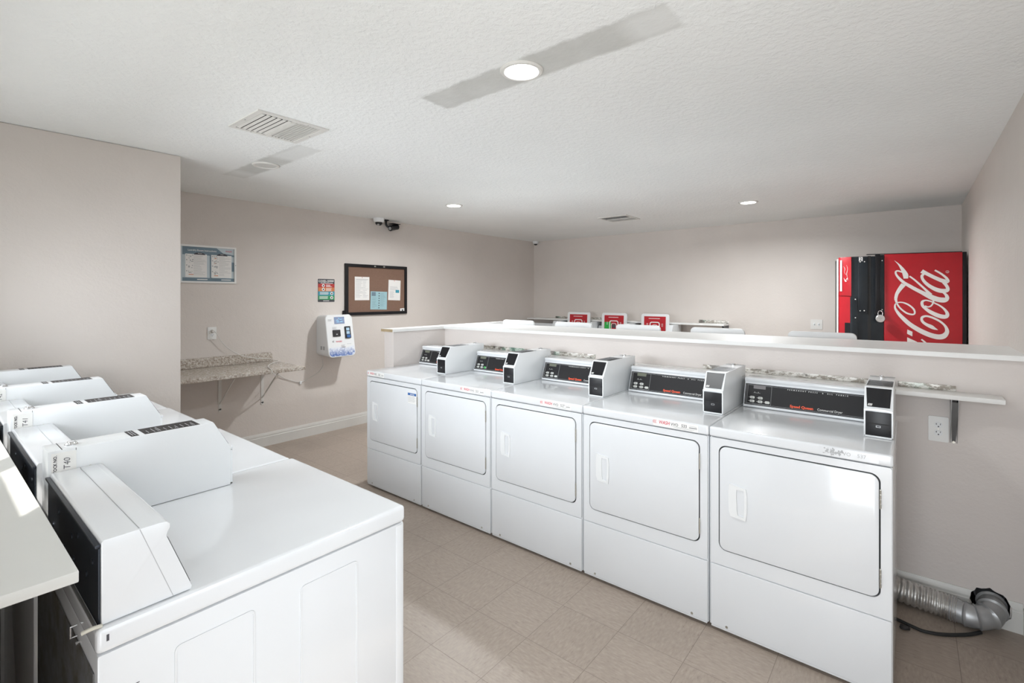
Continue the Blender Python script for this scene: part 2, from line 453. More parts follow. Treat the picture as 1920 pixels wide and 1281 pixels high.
def window(name, horizontal, a0, a1, z0, z1, at, mull):
    def fr(b):
        t = .035
        def bx(u0, u1, w0, w1):
            if horizontal: box(b, u0, u1, at - .03, at + .03, w0, w1, .004)
            else: box(b, at - .03, at + .03, u0, u1, w0, w1, .004)
        bx(a0, a1, z0, z0 + t); bx(a0, a1, z1 - t, z1); bx(a0, a0 + t, z0 + t, z1 - t); bx(a1 - t, a1, z0 + t, z1 - t)
        for m in mull: bx(m - .03, m + .03, z0 + t, z1 - t)
    o = struct(name, fr, 'trim')
    def gl(b):
        if horizontal: box(b, a0 + .03, a1 - .03, at - .003, at + .003, z0 + .03, z1 - .03)
        else: box(b, at - .003, at + .003, a0 + .03, a1 - .03, z0 + .03, z1 - .03)
    part('window_pane', 'glass', o, gl)
window('window_1', True, WIN1[0], WIN1[1], WIN1[2], WIN1[3], YF - .07, [-3.15, -2.60, -2.05, -1.50])
window('window_2', False, WIN2[0], WIN2[1], WIN2[2], WIN2[3], XR + .07, [.58])
def blind(b):  # unseen blind, added to shape the sunlight on the left shelf
    n = 17
    for k in range(n):
        z = 1.235 + k * .030
        prism(b, [(YF - .035, z), (YF - .015, z + .010), (YF - .015, z + .0115), (YF - .035, z + .0015)], 'x', WIN1[0] + .02, WIN1[1] - .02)
    box(b, WIN1[0] + .01, WIN1[1] - .01, YF - .045, YF - .010, 1.735, 1.765, .004)
struct('window_blind', blind, 'laminate', 'white horizontal blind drawn over the lower window')
def doorframe(b):
    for x0, x1, z0, z1 in ((-.48, -.42, 0, 2.12), (.27, .33, 0, 2.12), (-.42, .27, 2.06, 2.12)):
        box(b, x0, x1, YF - .13, YF + .012, z0, z1, .004)
struct('trim_1', doorframe, 'trim', 'white frame of the doorway')
struct('ground_outside', lambda b: box(b, -9, 7, -8, YF - .12, -.16, -.06), 'ground')

# skirting board: flat board with a rounded, stepped top
def skirt_profile(h=.137, d=.016):
    return [(0, 0), (d, 0), (d, h - .042), (d - .004, h - .038), (d - .002, h - .026), (d - .006, h - .012), (d - .009, h), (0, h)]
def skirt(name, axis, a0, a1, at, sgn, label=None):
    def f(b):
        prism(b, [(at + sgn * p, q) for p, q in skirt_profile()], axis, a0, a1)
    return struct(name, f, 'trim', label)
skirt('baseboard_left', 'y', YE, YB, XL, 1, 'white moulded baseboard under the granite counter and payment kiosk')
skirt('baseboard_back', 'x', XL + .016, XR - .016, YB, -1)
skirt('baseboard_right', 'y', 2.2, YB, XR, -1)
skirt('baseboard_left_front', 'y', .95, YE, XBUMP, 1)

# half wall between the two banks of machines, with the side wall at its left end
HWY, HWB = 3.23, 3.80
def tilt(o):
    for v in o.data.vertices:
        if v.co.z > 1.0: v.co.z += (v.co.x - XR) * .0026
def hw(b):
    pts = [(-3.60, 2.628), (-3.47, 2.628), (-3.47, HWY), (XR, HWY), (XR, HWB), (-3.535, HWB), (-3.535, 4.20), (-3.60, 4.20)]
    prism(b, pts, 'z', 0, 1.2545)
half = struct('wall_half', hw, 'halfwall', 'low pale pink-grey wall behind the dryers')
tilt(half)
def hole_bm(rad, jag, y0, y1):
    rnd = random.Random(3); t = bmesh.new()
    pts = []
    for i in range(28):
        a = 2 * PI * i / 28; rr = rad * (1 + jag * (rnd.random() - .4)); pts.append((.292 + rr * .95 * math.cos(a), .092 + rr * math.sin(a)))
    prism(t, pts, 'y', y0, y1); return t
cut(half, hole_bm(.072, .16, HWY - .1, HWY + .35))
half.data.materials.append(M['rubber'])  # dark colour paints the shade inside the hollow wall
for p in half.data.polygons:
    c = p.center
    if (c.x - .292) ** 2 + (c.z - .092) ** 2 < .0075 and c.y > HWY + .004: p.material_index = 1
bh = skirt('baseboard_half', 'x', -3.47, XR - .016, HWY, -1, 'white baseboard of the low wall, cut around the foil duct')
cut(bh, hole_bm(.076, .12, HWY - .1, HWY + .02))
skirt('baseboard_half_end', 'y', 2.628, HWY - .016, -3.47, 1)

def ledge(b):
    pts = [(-3.607, 2.600), (-3.445, 2.600), (-3.445, 3.19), (XR, 3.205), (XR, 3.805), (-3.530, 3.805), (-3.530, 4.23), (-3.607, 4.23)]
    prism(b, pts, 'z', 1.2550, 1.2790)
lg = thing('counter_ledge', 'long white laminate ledge capping the low wall behind the five front-facing dryers', 'ledge', (-3.5, 3.2, 0))
o = part('ledge_top', 'laminate', lg, ledge); o.location = (3.5, -3.2, 0); tilt(o)
o = part('raw_edge', 'plywood', lg, lambda b: box(b, -3.607, -3.447, 2.5975, 2.6005, 1.2448, 1.2680), 'unfinished tan particle board edge'); o.location = (3.5, -3.2, 0)
o = part('raw_side_edge', 'plywood', lg, lambda b: box(b, -3.6085, -3.6065, 2.600, 4.22, 1.2450, 1.2680)); o.location = (3.5, -3.2, 0)

# ================================================================== dryers
W = 0.683; WM = 0.676
def f_cabinet(b, WM=WM):
    box(b, 0, WM, .004, .688, ZB, ZL - .002, .006)
def f_side_emboss(b):
    # raised panels pressed into the side sheet (right-hand side seen from the back row)
    for y0, y1 in ((.150, .308), (.413, .568)):
        o = rrect(y0, y1, .12, .852, .012, 4); i = rrect(y0 + .004, y1 - .004, .124, .848, .010, 4)
        ring(b, o, i, 'x', -.0022, .0004)
    box(b, -.0012, .0005, .003, .0245, ZB + .004, ZL - .006, .0005)
def f_worktop(b, WM=WM):
    box(b, -.002, WM + .002, -.006, .690, ZL, ZT, .011, 4)
def f_frontframe(b, WM=WM):
    ring(b, rrect(.004, WM - .004, ZS + .003, ZL - .003, .008, 7), rrect(.040, .6385, .3845, .8675, .034, 7), 'y', -.004, .010)
def f_gap_shade(b):  # dark ring laid in the door gap to stand for its shade
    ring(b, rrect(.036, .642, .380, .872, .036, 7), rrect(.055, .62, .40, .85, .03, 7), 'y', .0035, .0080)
def f_door(b):
    prism(b, rrect(.0452, .6333, .3896, .8624, .031, 8), 'y', -.0085, .0035, .0028, 2)
HIN = [(.116, .684), (.152, .684), (.1555, .66), (.1555, .60), (.152, .558), (.123, .562), (.117, .585), (.114, .66)]
def f_handle(b):
    o = [(.088, .700), (.158, .690), (.1625, .66), (.1625, .59), (.158, .549), (.094, .556), (.086, .58), (.084, .66)]
    i = HIN
    ring(b, o, i, 'y', -.0135, -.0082)
    ring(b, [(x * 1.0, z) for x, z in HIN], [(.118 + (x - .114) * .82, .621 + (z - .621) * .95) for x, z in HIN], 'y', -.0134, .0030)
    t = bmesh.new()
    for dz in (0,):
        v = [t.verts.new(p) for p in ((.113, .0028, .690), (.157, -.0050, .690), (.157, -.0050, .550), (.113, .0028, .550))]
        t.faces.new(v)
    merge(b, t)
def f_hinge(z):
    def f(b):
        box(b, .6352, .6392, -.0105, -.002, z, z + .075, .001)
        for k in range(4): cyl(b, (.6378, -.0098, z + .004 + k * .018), (.6378, -.0098, z + .017 + k * .018), .0030, n=8)
    return f
def f_kick(b, WM=WM):
    box(b, .003, WM - .003, -.0045, .012, ZB + .006, ZS - .002, .005, 3)
    box(b, .006, WM - .006, -.001, .02, ZB - .004, ZB + .008, .002)
def f_kickscrew(x):
    return lambda b: cyl(b, (x, -.0062, ZB + .018), (x, -.003, ZB + .018), .006, n=12)
def f_leg(x, y):
    return lambda b: (cyl(b, (x, y, 0), (x, y, .010), .019, n=16), cyl(b, (x, y, .009), (x, y, ZB + .004), .006, n=10))
CP = [(.533, ZT + .001), (.680, ZT + .001), (.680, 1.103), (.583, 1.103), (.5745, 1.0985), (.5735, 1.090), (.577, 1.082)]
def f_console(x1):
    def f(b):
        pts = [(.5345, ZT + .002), (.680, ZT + .001), (.680, 1.099), (.676, 1.103), (.590, 1.104), (.577, 1.1025), (.571, 1.096), (.5715, 1.089), (.5765, 1.080), (.5775, 1.074), (.533, .955)]
        prism(b, pts, 'x', .012, x1, .0035, 2)
    return f
def f_consolerear(x1):
    def f(b):  # dark steel back plate with the folded rim above it
        box(b, .016, x1 - .004, .6802, .6835, ZT - .03, 1.088, .001)
        box(b, .014, x1 - .002, .6800, .6885, 1.0895, 1.096, .002)
        for x, z in ((.06, 1.05), (.11, 1.01), (.19, 1.06), (.23, 1.0), (.25, 1.04), (.33, .99), (.40, 1.05), (.47, 1.0)):
            cyl(b, (x, .683, z), (x, .6855, z), .006, n=10)
    return f
def face_frame():
    # control face: from the foot of the console (y .533, z .955) up to (y .5775, z 1.074)
    v = Vector((0, .0445, .119)).normalized(); return Fr((0, .5332, .9555), (1, 0, 0), v)
FF = face_frame(); FH = math.hypot(.0445, .119)
def f_overlay(x1):
    def f(b):
        plate(b, FF, .0165, x1 - .006, .006, FH - .005, .0010, -.0003, .003)
    return f
def f_bezel(x1):
    def f(b):
        for k, m in enumerate((.0000, .0035)):
            o = [(.0200 + m, .0095 + m), (x1 - .010 - m, .0095 + m), (x1 - .010 - m, FH - .0085 - m), (.0200 + m, FH - .0085 - m)]
            i = [(.0206 + m, .0101 + m), (x1 - .0106 - m, .0101 + m), (x1 - .0106 - m, FH - .0091 - m), (.0206 + m, FH - .0091 - m)]
            t = bmesh.new(); ring(t, o, i, 'z', .0013, .0017); merge(b, t, FF.mat(0, 0))
        o = rrect(.029, .148, .012, FH - .012, .003, 3); i = rrect(.030, .147, .013, FH - .013, .0025, 3)
        t = bmesh.new(); ring(t, o, i, 'z', .0013, .0018); merge(b, t, FF.mat(0, 0))
    return f
def f_display(b): plate(b, FF, .058, .118, .096, .116, .0012, .0012, .002)
BT = [(.056, .047), (.096, .047), (.056, .027), (.096, .027), (.131, .027)]
def f_button(i):
    x, y = BT[i]
    def f(b):
        plate(b, FF, x - .0115, x + .0115, y - .0068, y + .0068, .0025, .0012, .005)
        plate(b, FF, x - .0185, x - .0135, y - .001, y + .001, .0004, .0013)
    return f
def f_btnmark(b, two):
    for x, y in two:
        t = bmesh.new(); ring(t, rrect(x - .006, x + .004, y - .0035, y + .0035, .003, 3), rrect(x - .0047, x + .0027, y - .0022, y + .0022, .002, 3), 'z', .0037, .0040); merge(b, t, FF.mat(0, 0))
def f_lettering_w(b):
    s = ' '.join('PERMANENT'); text_bm(b, FF, .222, FH - .021, 'PERMANENT', .0088, .0016, .012, spacing=2.0)
    text_bm(b, FF, .318, FH - .021, 'PRESS', .0088, .0016, .012, spacing=2.0)
def f_lettering_f(b):
    text_bm(b, FF, .378, FH - .021, '&', .0088, .0016, .012)
    text_bm(b, FF, .400, FH - .021, 'ALL', .0088, .0016, .012, spacing=2.0)
    text_bm(b, FF, .438, FH - .021, 'FABRIC', .0088, .0016, .012, spacing=2.0)
def f_lettering_c(b): text_bm(b, FF, .3605, .0185, 'Commercial Dryer', .0165, .0016, 0, sx=.84)
def f_marks(b):
    plate(b, FF, .060, .094, .073, .0738, .0003, .0013)
    for x in (.066, .084): plate(b, FF, x - .0015, x + .0015, .076, .079, .0004, .0013, .001)
def f_lettering_r(b):
    text_bm(b, FF, .238, .0185, 'Speed Queen', .0185, .0016, .034, sx=1.04)
def f_coinbox(bx0, bx1):
    def f(b):
        pts = [(.252, ZT + .0015), (.683, ZT + .0015), (.683, 1.157), (.302, 1.157), (.252, 1.068)]
        prism(b, pts, 'x', bx0, bx1, .0022, 2)
        # proud rim and arched lip of the front
        m = .006
        box(b, bx0, bx1, .2465, .2535, ZT + .0015, .955, .0015); box(b, bx0, bx0 + m, .2465, .2535, ZT + .002, 1.062, .0015); box(b, bx1 - m, bx1, .2465, .2535, ZT + .002, 1.062, .0015)
        n = 10; arch = [(bx0 + (bx1 - bx0) * i / n, 1.068 + .0045 * (1 - (2 * i / n - 1) ** 2)) for i in range(n + 1)]
        arch += [(x, z - .011) for x, z in reversed(arch)]
        prism(b, arch, 'y', .2455, .2545, .001, 1)
    return f
def boxfr(bx0):
    return Fr((bx0, .2522, 1.072), (1, 0, 0), Vector((0, .050, .085)))
UPH = math.hypot(.05, .085)
def f_lowplate(bx0, bx1): return lambda b: box(b, bx0 + .0065, bx1 - .0065, .2475, .2530, .9555, 1.0575, .0012)
def f_slot(bx0, bx1):
    def f(b):
        c = (bx0 + bx1) / 2
        box(b, c - .033, c + .033, .2445, .2480, 1.006, 1.0085, .0006)
    return f
def f_clamp(bx0, bx1):
    def f(b):
        c = (bx0 + bx1) / 2
        for x0, x1, z0, z1 in ((c - .008, c + .008, .9985, 1.000), (c - .008, c - .006, .992, .9985), (c + .006, c + .008, .992, .9985), (c - .006, c + .006, .992, .9935)):
            box(b, x0, x1, .2462, .2475, z0, z1)
    return f
def f_upplate(bx0, bx1):
    def f(b):
        w = bx1 - bx0
        t = bmesh.new(); prism(t, [(.011, .006), (w - .011, .006), (w - .006, UPH - .006), (.006, UPH - .006)], 'z', .0001, .0006); merge(b, t, boxfr(bx0).mat(0, 0))
    return f
def f_boxlogo(bx0): return lambda b: text_bm(b, boxfr(bx0), .013, .011, 'ESI', .0125, .0010, .045, shear=.25)
def f_toplabel(bx0, bx1, z=1.1572):
    def f(b):
        box(b, bx0 + .005, bx1 - .004, .338, .478, z, z + .0006); box(b, bx0 + .005, bx1 - .004, .492, .510, z, z + .0006)
    return f
def f_toplabelprint(bx0, bx1, z=1.1579):
    def f(b):
        rnd = random.Random(5)
        for k in range(9):
            y = .350 + k * .0145
            x1 = bx1 - .012 - rnd.random() * .03
            box(b, bx0 + .012, x1, y, y + .0014, z, z + .0003)
            if k % 3 == 0: box(b, bx0 + .012, x1 - .02, y + .005, y + .006, z, z + .0003)
        for k in range(2): box(b, bx0 + .014, bx1 - .014, .497 + k * .006, .499 + k * .006, z, z + .0003)
    return f
def f_boxseam(bx0, bx1):
    def f(b):
        box(b, bx0 + .001, bx1 - .001, .655, .6565, 1.1566, 1.1576)
        box(b, bx0 - .0004, bx0 + .0006, .628, .629, ZT + .004, 1.156)
    return f
def f_lock(bx0, bx1):
    def f(b):
        c = ((bx0 + bx1) / 2 - .002, .632, 1.156)
        lathe(b, [(0, .010), (.008, .010), (.0115, .007), (.013, .0035), (.0145, .003), (.0145, 0), (.0, 0)], c, n=20)
        box(b, c[0] - .0012, c[0] + .0012, c[1] - .006, c[1] + .006, c[2] + .0098, c[2] + .0106)
    return f
def f_boxscrews(x, s, y):
    return lambda b: cyl(b, (x - s * .001, y, 1.10), (x + s * .002, y, 1.10), .0038, n=10)
# peel-off label on the lip of the worktop
LIP = Fr((0, -.0064, ZL), (1, 0, 0), (0, 0, 1))
def lip_sticker(parent, x0, x1, body, faded=False, tiny=False):
    s = part('machine_sticker', 'whiteprint' if not faded else 'enamel', parent, lambda b: plate(b, LIP, x0 - .004, x1 + .002, .006, .040, .0004, 0, .002))
    w = x1 - x0
    def logo(b):
        for k in range(3):
            P = [(x0 + .006 + k * .006 + .010 * math.cos(a), .026 + .010 * math.sin(a)) for a in [R(110 + 140 * i / 8) for i in range(9)]]
            pts = [Vector((p[0], p[1], .0022 * math.sin(PI * i / 8) + .0003)) for i, p in enumerate(P)]
            ribbon(b, LIP, pts, .0007)
    def wash(b): text_bm(b, LIP, x0 + .025, .0185, 'WASH', .024, .0008, .014, sx=.80, shear=.12)
    def code(b): text_bm(b, LIP, x0 + .086, .0185, body[0], .020, .0008, .008, sx=.92)
    def numb(b):
        text_bm(b, LIP, x0 + .138, .0185, body[1], .0205, .0008, .008, sx=.9)
        if not faded: plate(b, LIP, x0 + .176, x1 - .004, .0205, .0235, .0002, .0006)
    def small(b):
        for k in range(3):
            plate(b, LIP, x0 + .09 + .01 * k, x1 - .004 - .012 * k, .0150 - k * .0028, .0158 - k * .0028, .0002, .0006)
        plate(b, LIP, x1 - .04, x1 - .006, .029, .0303, .0002, .0006)
    if faded:
        def worn_(b):
            rnd = random.Random(8)
            for k in range(46):
                cx, cy = x0 + .07 * rnd.random() + .012, .010 + .026 * rnd.random()
                if x0 + .030 < cx < x0 + .036: continue
                n = 5; rr = .0016 + .0034 * rnd.random(); a0 = rnd.random() * 6
                poly(b, LIP, [(cx + rr * (.5 + rnd.random()) * math.cos(a0 + 2 * PI * i / n), cy + rr * (.5 + rnd.random()) * math.sin(a0 + 2 * PI * i / n)) for i in range(n)], .0001, .0006 + k * .000004)
        part('worn_logo', 'greyprint', s, worn_, 'scratched grey remains of a logo')
        part('machine_number', 'greyprint', s, lambda b: text_bm(b, LIP, x0 + .125, .0165, body[1], .0205, .0008, -.004, sx=.95))
        part('machine_code', 'greyprint', s, lambda b: text_bm(b, LIP, x0 + .078, .0165, 'VO', .020, .0008, .002, sx=.95))
        return
    part('logo_mark', 'redprint', s, logo); part('logo_lettering', 'redprint', s, wash)
    part('machine_code', 'darkprint', s, code); part('machine_number', 'darkprint', s, numb); part('small_print', 'greyprint', s, small)

def dryer(label, x, y, rz, bx0, bx1, xc, group, lcd='lcd', back=False, tray=True, key='R'):
    d = thing('dryer', label, 'dryer', (x, y, 0), rz, group)
    c = lambda k, *a, **q: cached(k, *a, **q)
    w = WM if key == 'R' else .661
    cab = c('cab' + key, 'cabinet', 'enamel', d, lambda b: f_cabinet(b, w))
    c('emb', 'embossed_side_panel', 'enamel', cab, f_side_emboss)
    c('top' + key, 'worktop', 'enamel', d, lambda b: f_worktop(b, w))
    c('frame' + key, 'front_frame', 'enamel', d, lambda b: f_frontframe(b, w))
    dr = c('door', 'door', 'enamel', d, f_door)
    if 'doorcut' not in CACHE:
        t = bmesh.new(); prism(t, HIN, 'y', -.02, .02); cut(dr, t); CACHE['door'] = CACHE['doorcut'] = dr.data
    c('gask', 'door_gasket', 'gasket', dr, f_gap_shade)
    c('hand', 'handle', 'whiteplastic', dr, f_handle)
    for z in (.735, .43): c('hinge%g' % z, 'hinge', 'brass', dr, f_hinge(z))
    kp = c('kick' + key, 'kick_panel', 'enamel', d, lambda b: f_kick(b, w))
    for xx in (.075, .60): c('ks%g' % xx, 'screw', 'brass', kp, f_kickscrew(xx))
    for i, (xx, yy) in enumerate(((.05, .05), (WM - .05, .05), (.05, .63), (WM - .05, .63))): c('leg%d' % i, 'leg', 'rubber', d, f_leg(xx, yy))
    co = c('con' + key, 'console', 'enamel', d, f_console(xc))
    c('conr' + key, 'console_back_plate', 'dark', co, f_consolerear(xc))
    ov = c('ov' + key, 'control_panel', 'blackpanel', d, f_overlay(xc))
    c('bez' + key, 'panel_outline', 'greyprint', ov, f_bezel(xc))
    c('dis' + lcd, 'display', lcd, ov, f_display)
    for i in range(5): c('btn%d' % i, 'button', 'button', ov, f_button(i))
    c('bmk', 'button_marks', 'darkprint', ov, lambda b: f_btnmark(b, BT[0:4:2])); c('bmk2', 'button_marks', 'darkprint', ov, lambda b: f_btnmark(b, BT[1:4:2]))
    c('lw', 'cycle_lettering', 'whiteprint', ov, f_lettering_w)
    c('lf', 'cycle_lettering', 'whiteprint', ov, f_lettering_f)
    c('lc', 'dryer_lettering', 'whiteprint', ov, f_lettering_c); c('lm', 'panel_marks', 'whiteprint', ov, f_marks)
    c('lr', 'orange_lettering', 'orangeprint', ov, f_lettering_r)
    cb = c('cb' + key, 'coin_box', 'enamel_box', d, f_coinbox(bx0, bx1))
    lp = c('lp' + key, 'lower_plate', 'black', cb, f_lowplate(bx0, bx1))
    c('slt' + key, 'coin_slot', 'rubber', cb, f_slot(bx0, bx1)); c('clm' + key, 'return_mark', 'galv', cb, f_clamp(bx0, bx1))
    c('up' + key, 'upper_plate', 'black', cb, f_upplate(bx0, bx1)); c('lgo' + key, 'box_logo', 'whiteprint', cb, f_boxlogo(bx0))
    c('tl' + key, 'instruction_label', 'blackpanel', cb, f_toplabel(bx0, bx1)); c('tlp' + key, 'label_print', 'greyprint', cb, f_toplabelprint(bx0, bx1))
    c('sm' + key, 'box_seam', 'gasket', cb, f_boxseam(bx0, bx1))
    c('lk' + key, 'lock', 'chrome', cb, f_lock(bx0, bx1))
    c('sc1' + key, 'screw', 'brass', cb, f_boxscrews(bx1, 1, .62)); c('sc2' + key, 'screw', 'brass', cb, f_boxscrews(bx1, 1, .66)); c('sc3' + key, 'screw', 'brass', cb, f_boxscrews(bx0, -1, .60))
    return d

X0, Y0 = -3.4631, 2.3572
RB = (.570, .671)
labs = ['white coin dryer with a blue-headed notice on its door, at the low wall',
        'white coin dryer with one round green button, second from left at the low wall',
        'white coin dryer in the middle of the row of five along the low wall',
        'white coin dryer marked 533 on its lip, along the low wall',
        'white coin dryer marked with a faded 537, nearest the bare end of the low wall']
row = []
for i in range(5):
    d = dryer(labs[i], X0 + W * i + .0035, Y0, 0, RB[0], RB[1], .566, 'coin dryers along the low wall', 'lcdoff' if i == 4 else 'lcd', key='R')
    row.append(d)
lip_sticker(row[0], .022, .232, ('PRY', '521'))
lip_sticker(row[1], .410, .622, ('VVO', '521')); lip_sticker(row[2], .396, .602, ('VVO', '527'))
lip_sticker(row[3], .412, .629, ('VVO', '533')); lip_sticker(row[4], .439, .631, ('VVO', '537'), faded=True)
GB = BT[4]
def greenb(b): plate(b, FF, GB[0] - .009, GB[0] + .009, GB[1] - .009, GB[1] + .009, .0012, .0036, .0088)
part('green_sticker', 'green', row[1], greenb, 'round green sticker over the start button')
DF = Fr((0, -.0088, 0), (1, 0, 0), (0, 0, 1))
ns = part('door_notice', 'whiteprint', row[0], lambda b: plate(b, DF, .532, .628, .752, .830, .0004), 'small notice with a blue heading')
part('notice_heading', 'blueprint', ns, lambda b: plate(b, DF, .532, .628, .812, .830, .0003, .0005))
part('notice_word', 'whiteprint', ns, lambda b: text_bm(b, DF, .558, .8155, 'NOTICE', .013, .0010, .02))
part('notice_print', 'greyprint', ns, lambda b: lines(b, DF, .537, .622, [.804 - .0075 * k for k in range(6)], .0022, .0006, .4, random.Random(4)))

# left row: same dryers turned round, standing in front of the wall that juts out
XS, YFRONT, PL = -1.141, 0.8977, 0.6665
labL = ['nearest white dryer in the left foreground, its embossed side in full view',
        'white dryer second from the front of the left row, its coin box sticker reading T41',
        'white dryer third from the front of the left row, between the two middle coin boxes',
        'white dryer at the far end of the left row, against the jutting wall']
left = []
for i in range(4):
    left.append(dryer(labL[i], XS - PL * i, YFRONT - .009 * i, PI, .556, .641, .552, 'coin dryers in the left foreground row', key='L'))
# handwritten stock stickers on the flanks of the coin boxes
def side_sticker(d, word, bx0=.556):
    s = part('stock_sticker', 'whiteprint', d, lambda b: box(b, bx0 - .0009, bx0 - .0001, .628, .676, 1.090, 1.150), 'small white sticker with a handwritten number')
    G = Fr((bx0 - .0012, .628, 1.090), (0, 0, 1), (0, 1, 0))
    part('printed_words', 'darkprint', s, lambda b: text_bm(b, G, .004, .038, 'STOCK NO.', .0095, .0002, .03))
    part('handwriting', 'darkprint', s, lambda b: text_bm(b, G, .014, .012, word, .019, .0002, -.004, shear=.15))
side_sticker(left[0], 'T40'); side_sticker(left[1], 'T41')
side_sticker(left[2], 'T42')
# back of the nearest dryer: dusty service plate, catch, loose bit of packing
part('service_plate', 'dirty', left[0], lambda b: box(b, .02, .65, .6885, .6905, .10, .86, .0005))
part('top_rear_rim', 'dirty', left[0], lambda b: box(b, .02, .53, .6850, .6895, ZT - .002, ZT + .0025, .001))
def catch(b):
    tube(b, [(.158, .690, .870), (.158, .700, .870), (.158, .700, .892), (.158, .690, .892)], .0018, 8, smooth=False)
    cyl(b, (.145, .688, .862), (.145, .695, .862), .0035, n=10)
part('wire_catch', 'chrome', left[0], catch)
for y0_, y1_, z0_, z1_, xo in ((.625, .648, .8165, .8180, -.0004), (.671, .675, .922, .934, -.0024), (.634, .641, .8178, .8195, -.0005)):
    part('scuff_mark', 'darkprint', left[0], lambda b: box(b, xo, xo + .0006, y0_, y1_, z0_, z1_), 'small dark scuff')
def endseam(b):
    box(b, .016, .548, .6212, .6222, 1.1030, 1.1045)
    prism(b, [(.6212, 1.103), (.6224, 1.103), (.5672, .949), (.5660, .949)], 'x', .0115, .0124)
for d_ in left: part('console_seam', 'greyprint', d_, endseam)

# ================================================================== top-loading washers, seen only by their raised lids
def f_wcab(b): box(b, .017, .633, 0, .66, .02, .915, .008)
def f_wtop(b):
    o = rrect(.015, .635, -.004, .664, .02, 6); i = rrect(.12, .53, .05, .43, .06, 6); ring(b, o, i, 'z', .9155, .946)
def f_wtub(b):
    lathe(b, [(.19, 0), (.19, -.36), (0, -.36)], (.325, .24, .93), n=36)
def f_wconsole(b): prism(b, [(.50, .947), (.655, .947), (.655, 1.10), (.54, 1.10)], 'x', .02, .63, .006, 2)
LIDH = .355
def lidfr(): return Fr((.325, .452, .948), (1, 0, 0), Vector((0, .06, 1)))
def f_lid(b):
    F = lidfr(); t = bmesh.new(); prism(t, rrect(-.205, .205, .0, LIDH, .032, 6), 'z', -.012, .012, .006, 3); merge(b, t, F.mat(0, 0))
def f_lidclosed(b): box(b, .12, .53, .045, .45, .947, .962, .006)
def washer(label, x, y, rz, group, opened=True, card=None, full=True):
    w = thing('washer', label, 'washing machine', (x, y, 0), rz, group)
    cached('wcab', 'cabinet', 'enamel', w, f_wcab); tp = cached('wtop', 'worktop', 'enamel', w, f_wtop)
    cached('wtub', 'tub', 'galv', w, f_wtub); cached('wcon', 'console', 'enamel', w, f_wconsole)
    if opened: l = cached('wlid', 'lid', 'whiteplastic', w, f_lid)
    else: l = cached('wlidc', 'lid', 'whiteplastic', w, f_lidclosed)
    def cb(b): prism(b, [(.30, .947), (.655, .947), (.655, 1.157), (.35, 1.157), (.30, 1.07)], 'x', .545, .631, .003, 2)
    cached('wcb', 'coin_box', 'enamel_box', w, cb)
    for i, (xx, yy) in enumerate(((.05, .05), (.60, .05), (.05, .61), (.60, .61))): cached('wleg%d' % i, 'leg', 'rubber', w, f_leg(xx, yy))
    if card:
        F = lidfr()
        F = Fr(F.o + F.n * .0125, F.u, F.v)
        if F.n.y > 0: F = Fr(lidfr().o - lidfr().n * .0125, F.u, F.v)
        rd = part('lid_card', 'red', l, lambda b: plate(b, F, -.160, .160, .04, LIDH - .036, .0008), 'red instruction card')
        if card == 'green': part('green_corner', 'green', rd, lambda b: plate(b, F, -.155, -.045, .045, .215, .0004, .0010))
        part('card_heading', 'whiteprint', rd, lambda b: lines(b, F, -.09, .09, [.292, .286], .0035, .0012, .1, random.Random(2)))
        def draw(b):
            o = rrect(-.075, .075, .05, .242, .03, 5); i = rrect(-.062, .062, .063, .229, .022, 5)
            t = bmesh.new(); ring(t, o, i, 'z', .0014, .0020); merge(b, t, F.mat(0, 0))
            o = rrect(-.045, .045, .09, .202, .03, 5); i = rrect(-.038, .038, .097, .195, .025, 5)
            t = bmesh.new(); ring(t, o, i, 'z', .0014, .0020); merge(b, t, F.mat(0, 0))
            for sx in (-1, 1):
                for k in range(3): plate(b, F, sx * .11 - .012, sx * .11 + .012, .18 + k * .016, .185 + k * .016, .0004, .0012)
        part('washer_drawing', 'whiteprint', rd, draw)
        part('small_dark_drawing', 'darkprint', rd, lambda b: plate(b, F, -.03, .03, .13, .185, .0004, .0014, .008))
    return w
near_labs = ['raised white washer lid farthest left behind the ledge, in front of the back corner',
             'raised white washer lid below and left of the card with a green corner',
             'raised white washer lid below the rightmost red lid card',
             'raised white washer lid under the free right end of the back shelf',
             'raised white washer lid just left of the red and black vending machine']
for i, cx in enumerate((-3.195, -2.52, -1.855, -1.187, -.485)):
    washer(near_labs[i], cx + .325, 3.83 + .66, PI, 'washers backing on to the low wall')
far = [('white washer with its lid shut, left end of the row under the back shelf', -4.70, False, None),
       ('leftmost washer at the back with a red card on its open lid', -4.075, True, 'red'),
       ('white washer at the back whose red lid card has a green corner', -3.455, True, 'green'),
       ('rightmost washer at the back with a red card on its open lid', -2.815, True, 'red')]
for lab, cx, op, card in far:
    washer(lab, cx - .325, 6.200, 0, 'washers under the back shelf', op, card)

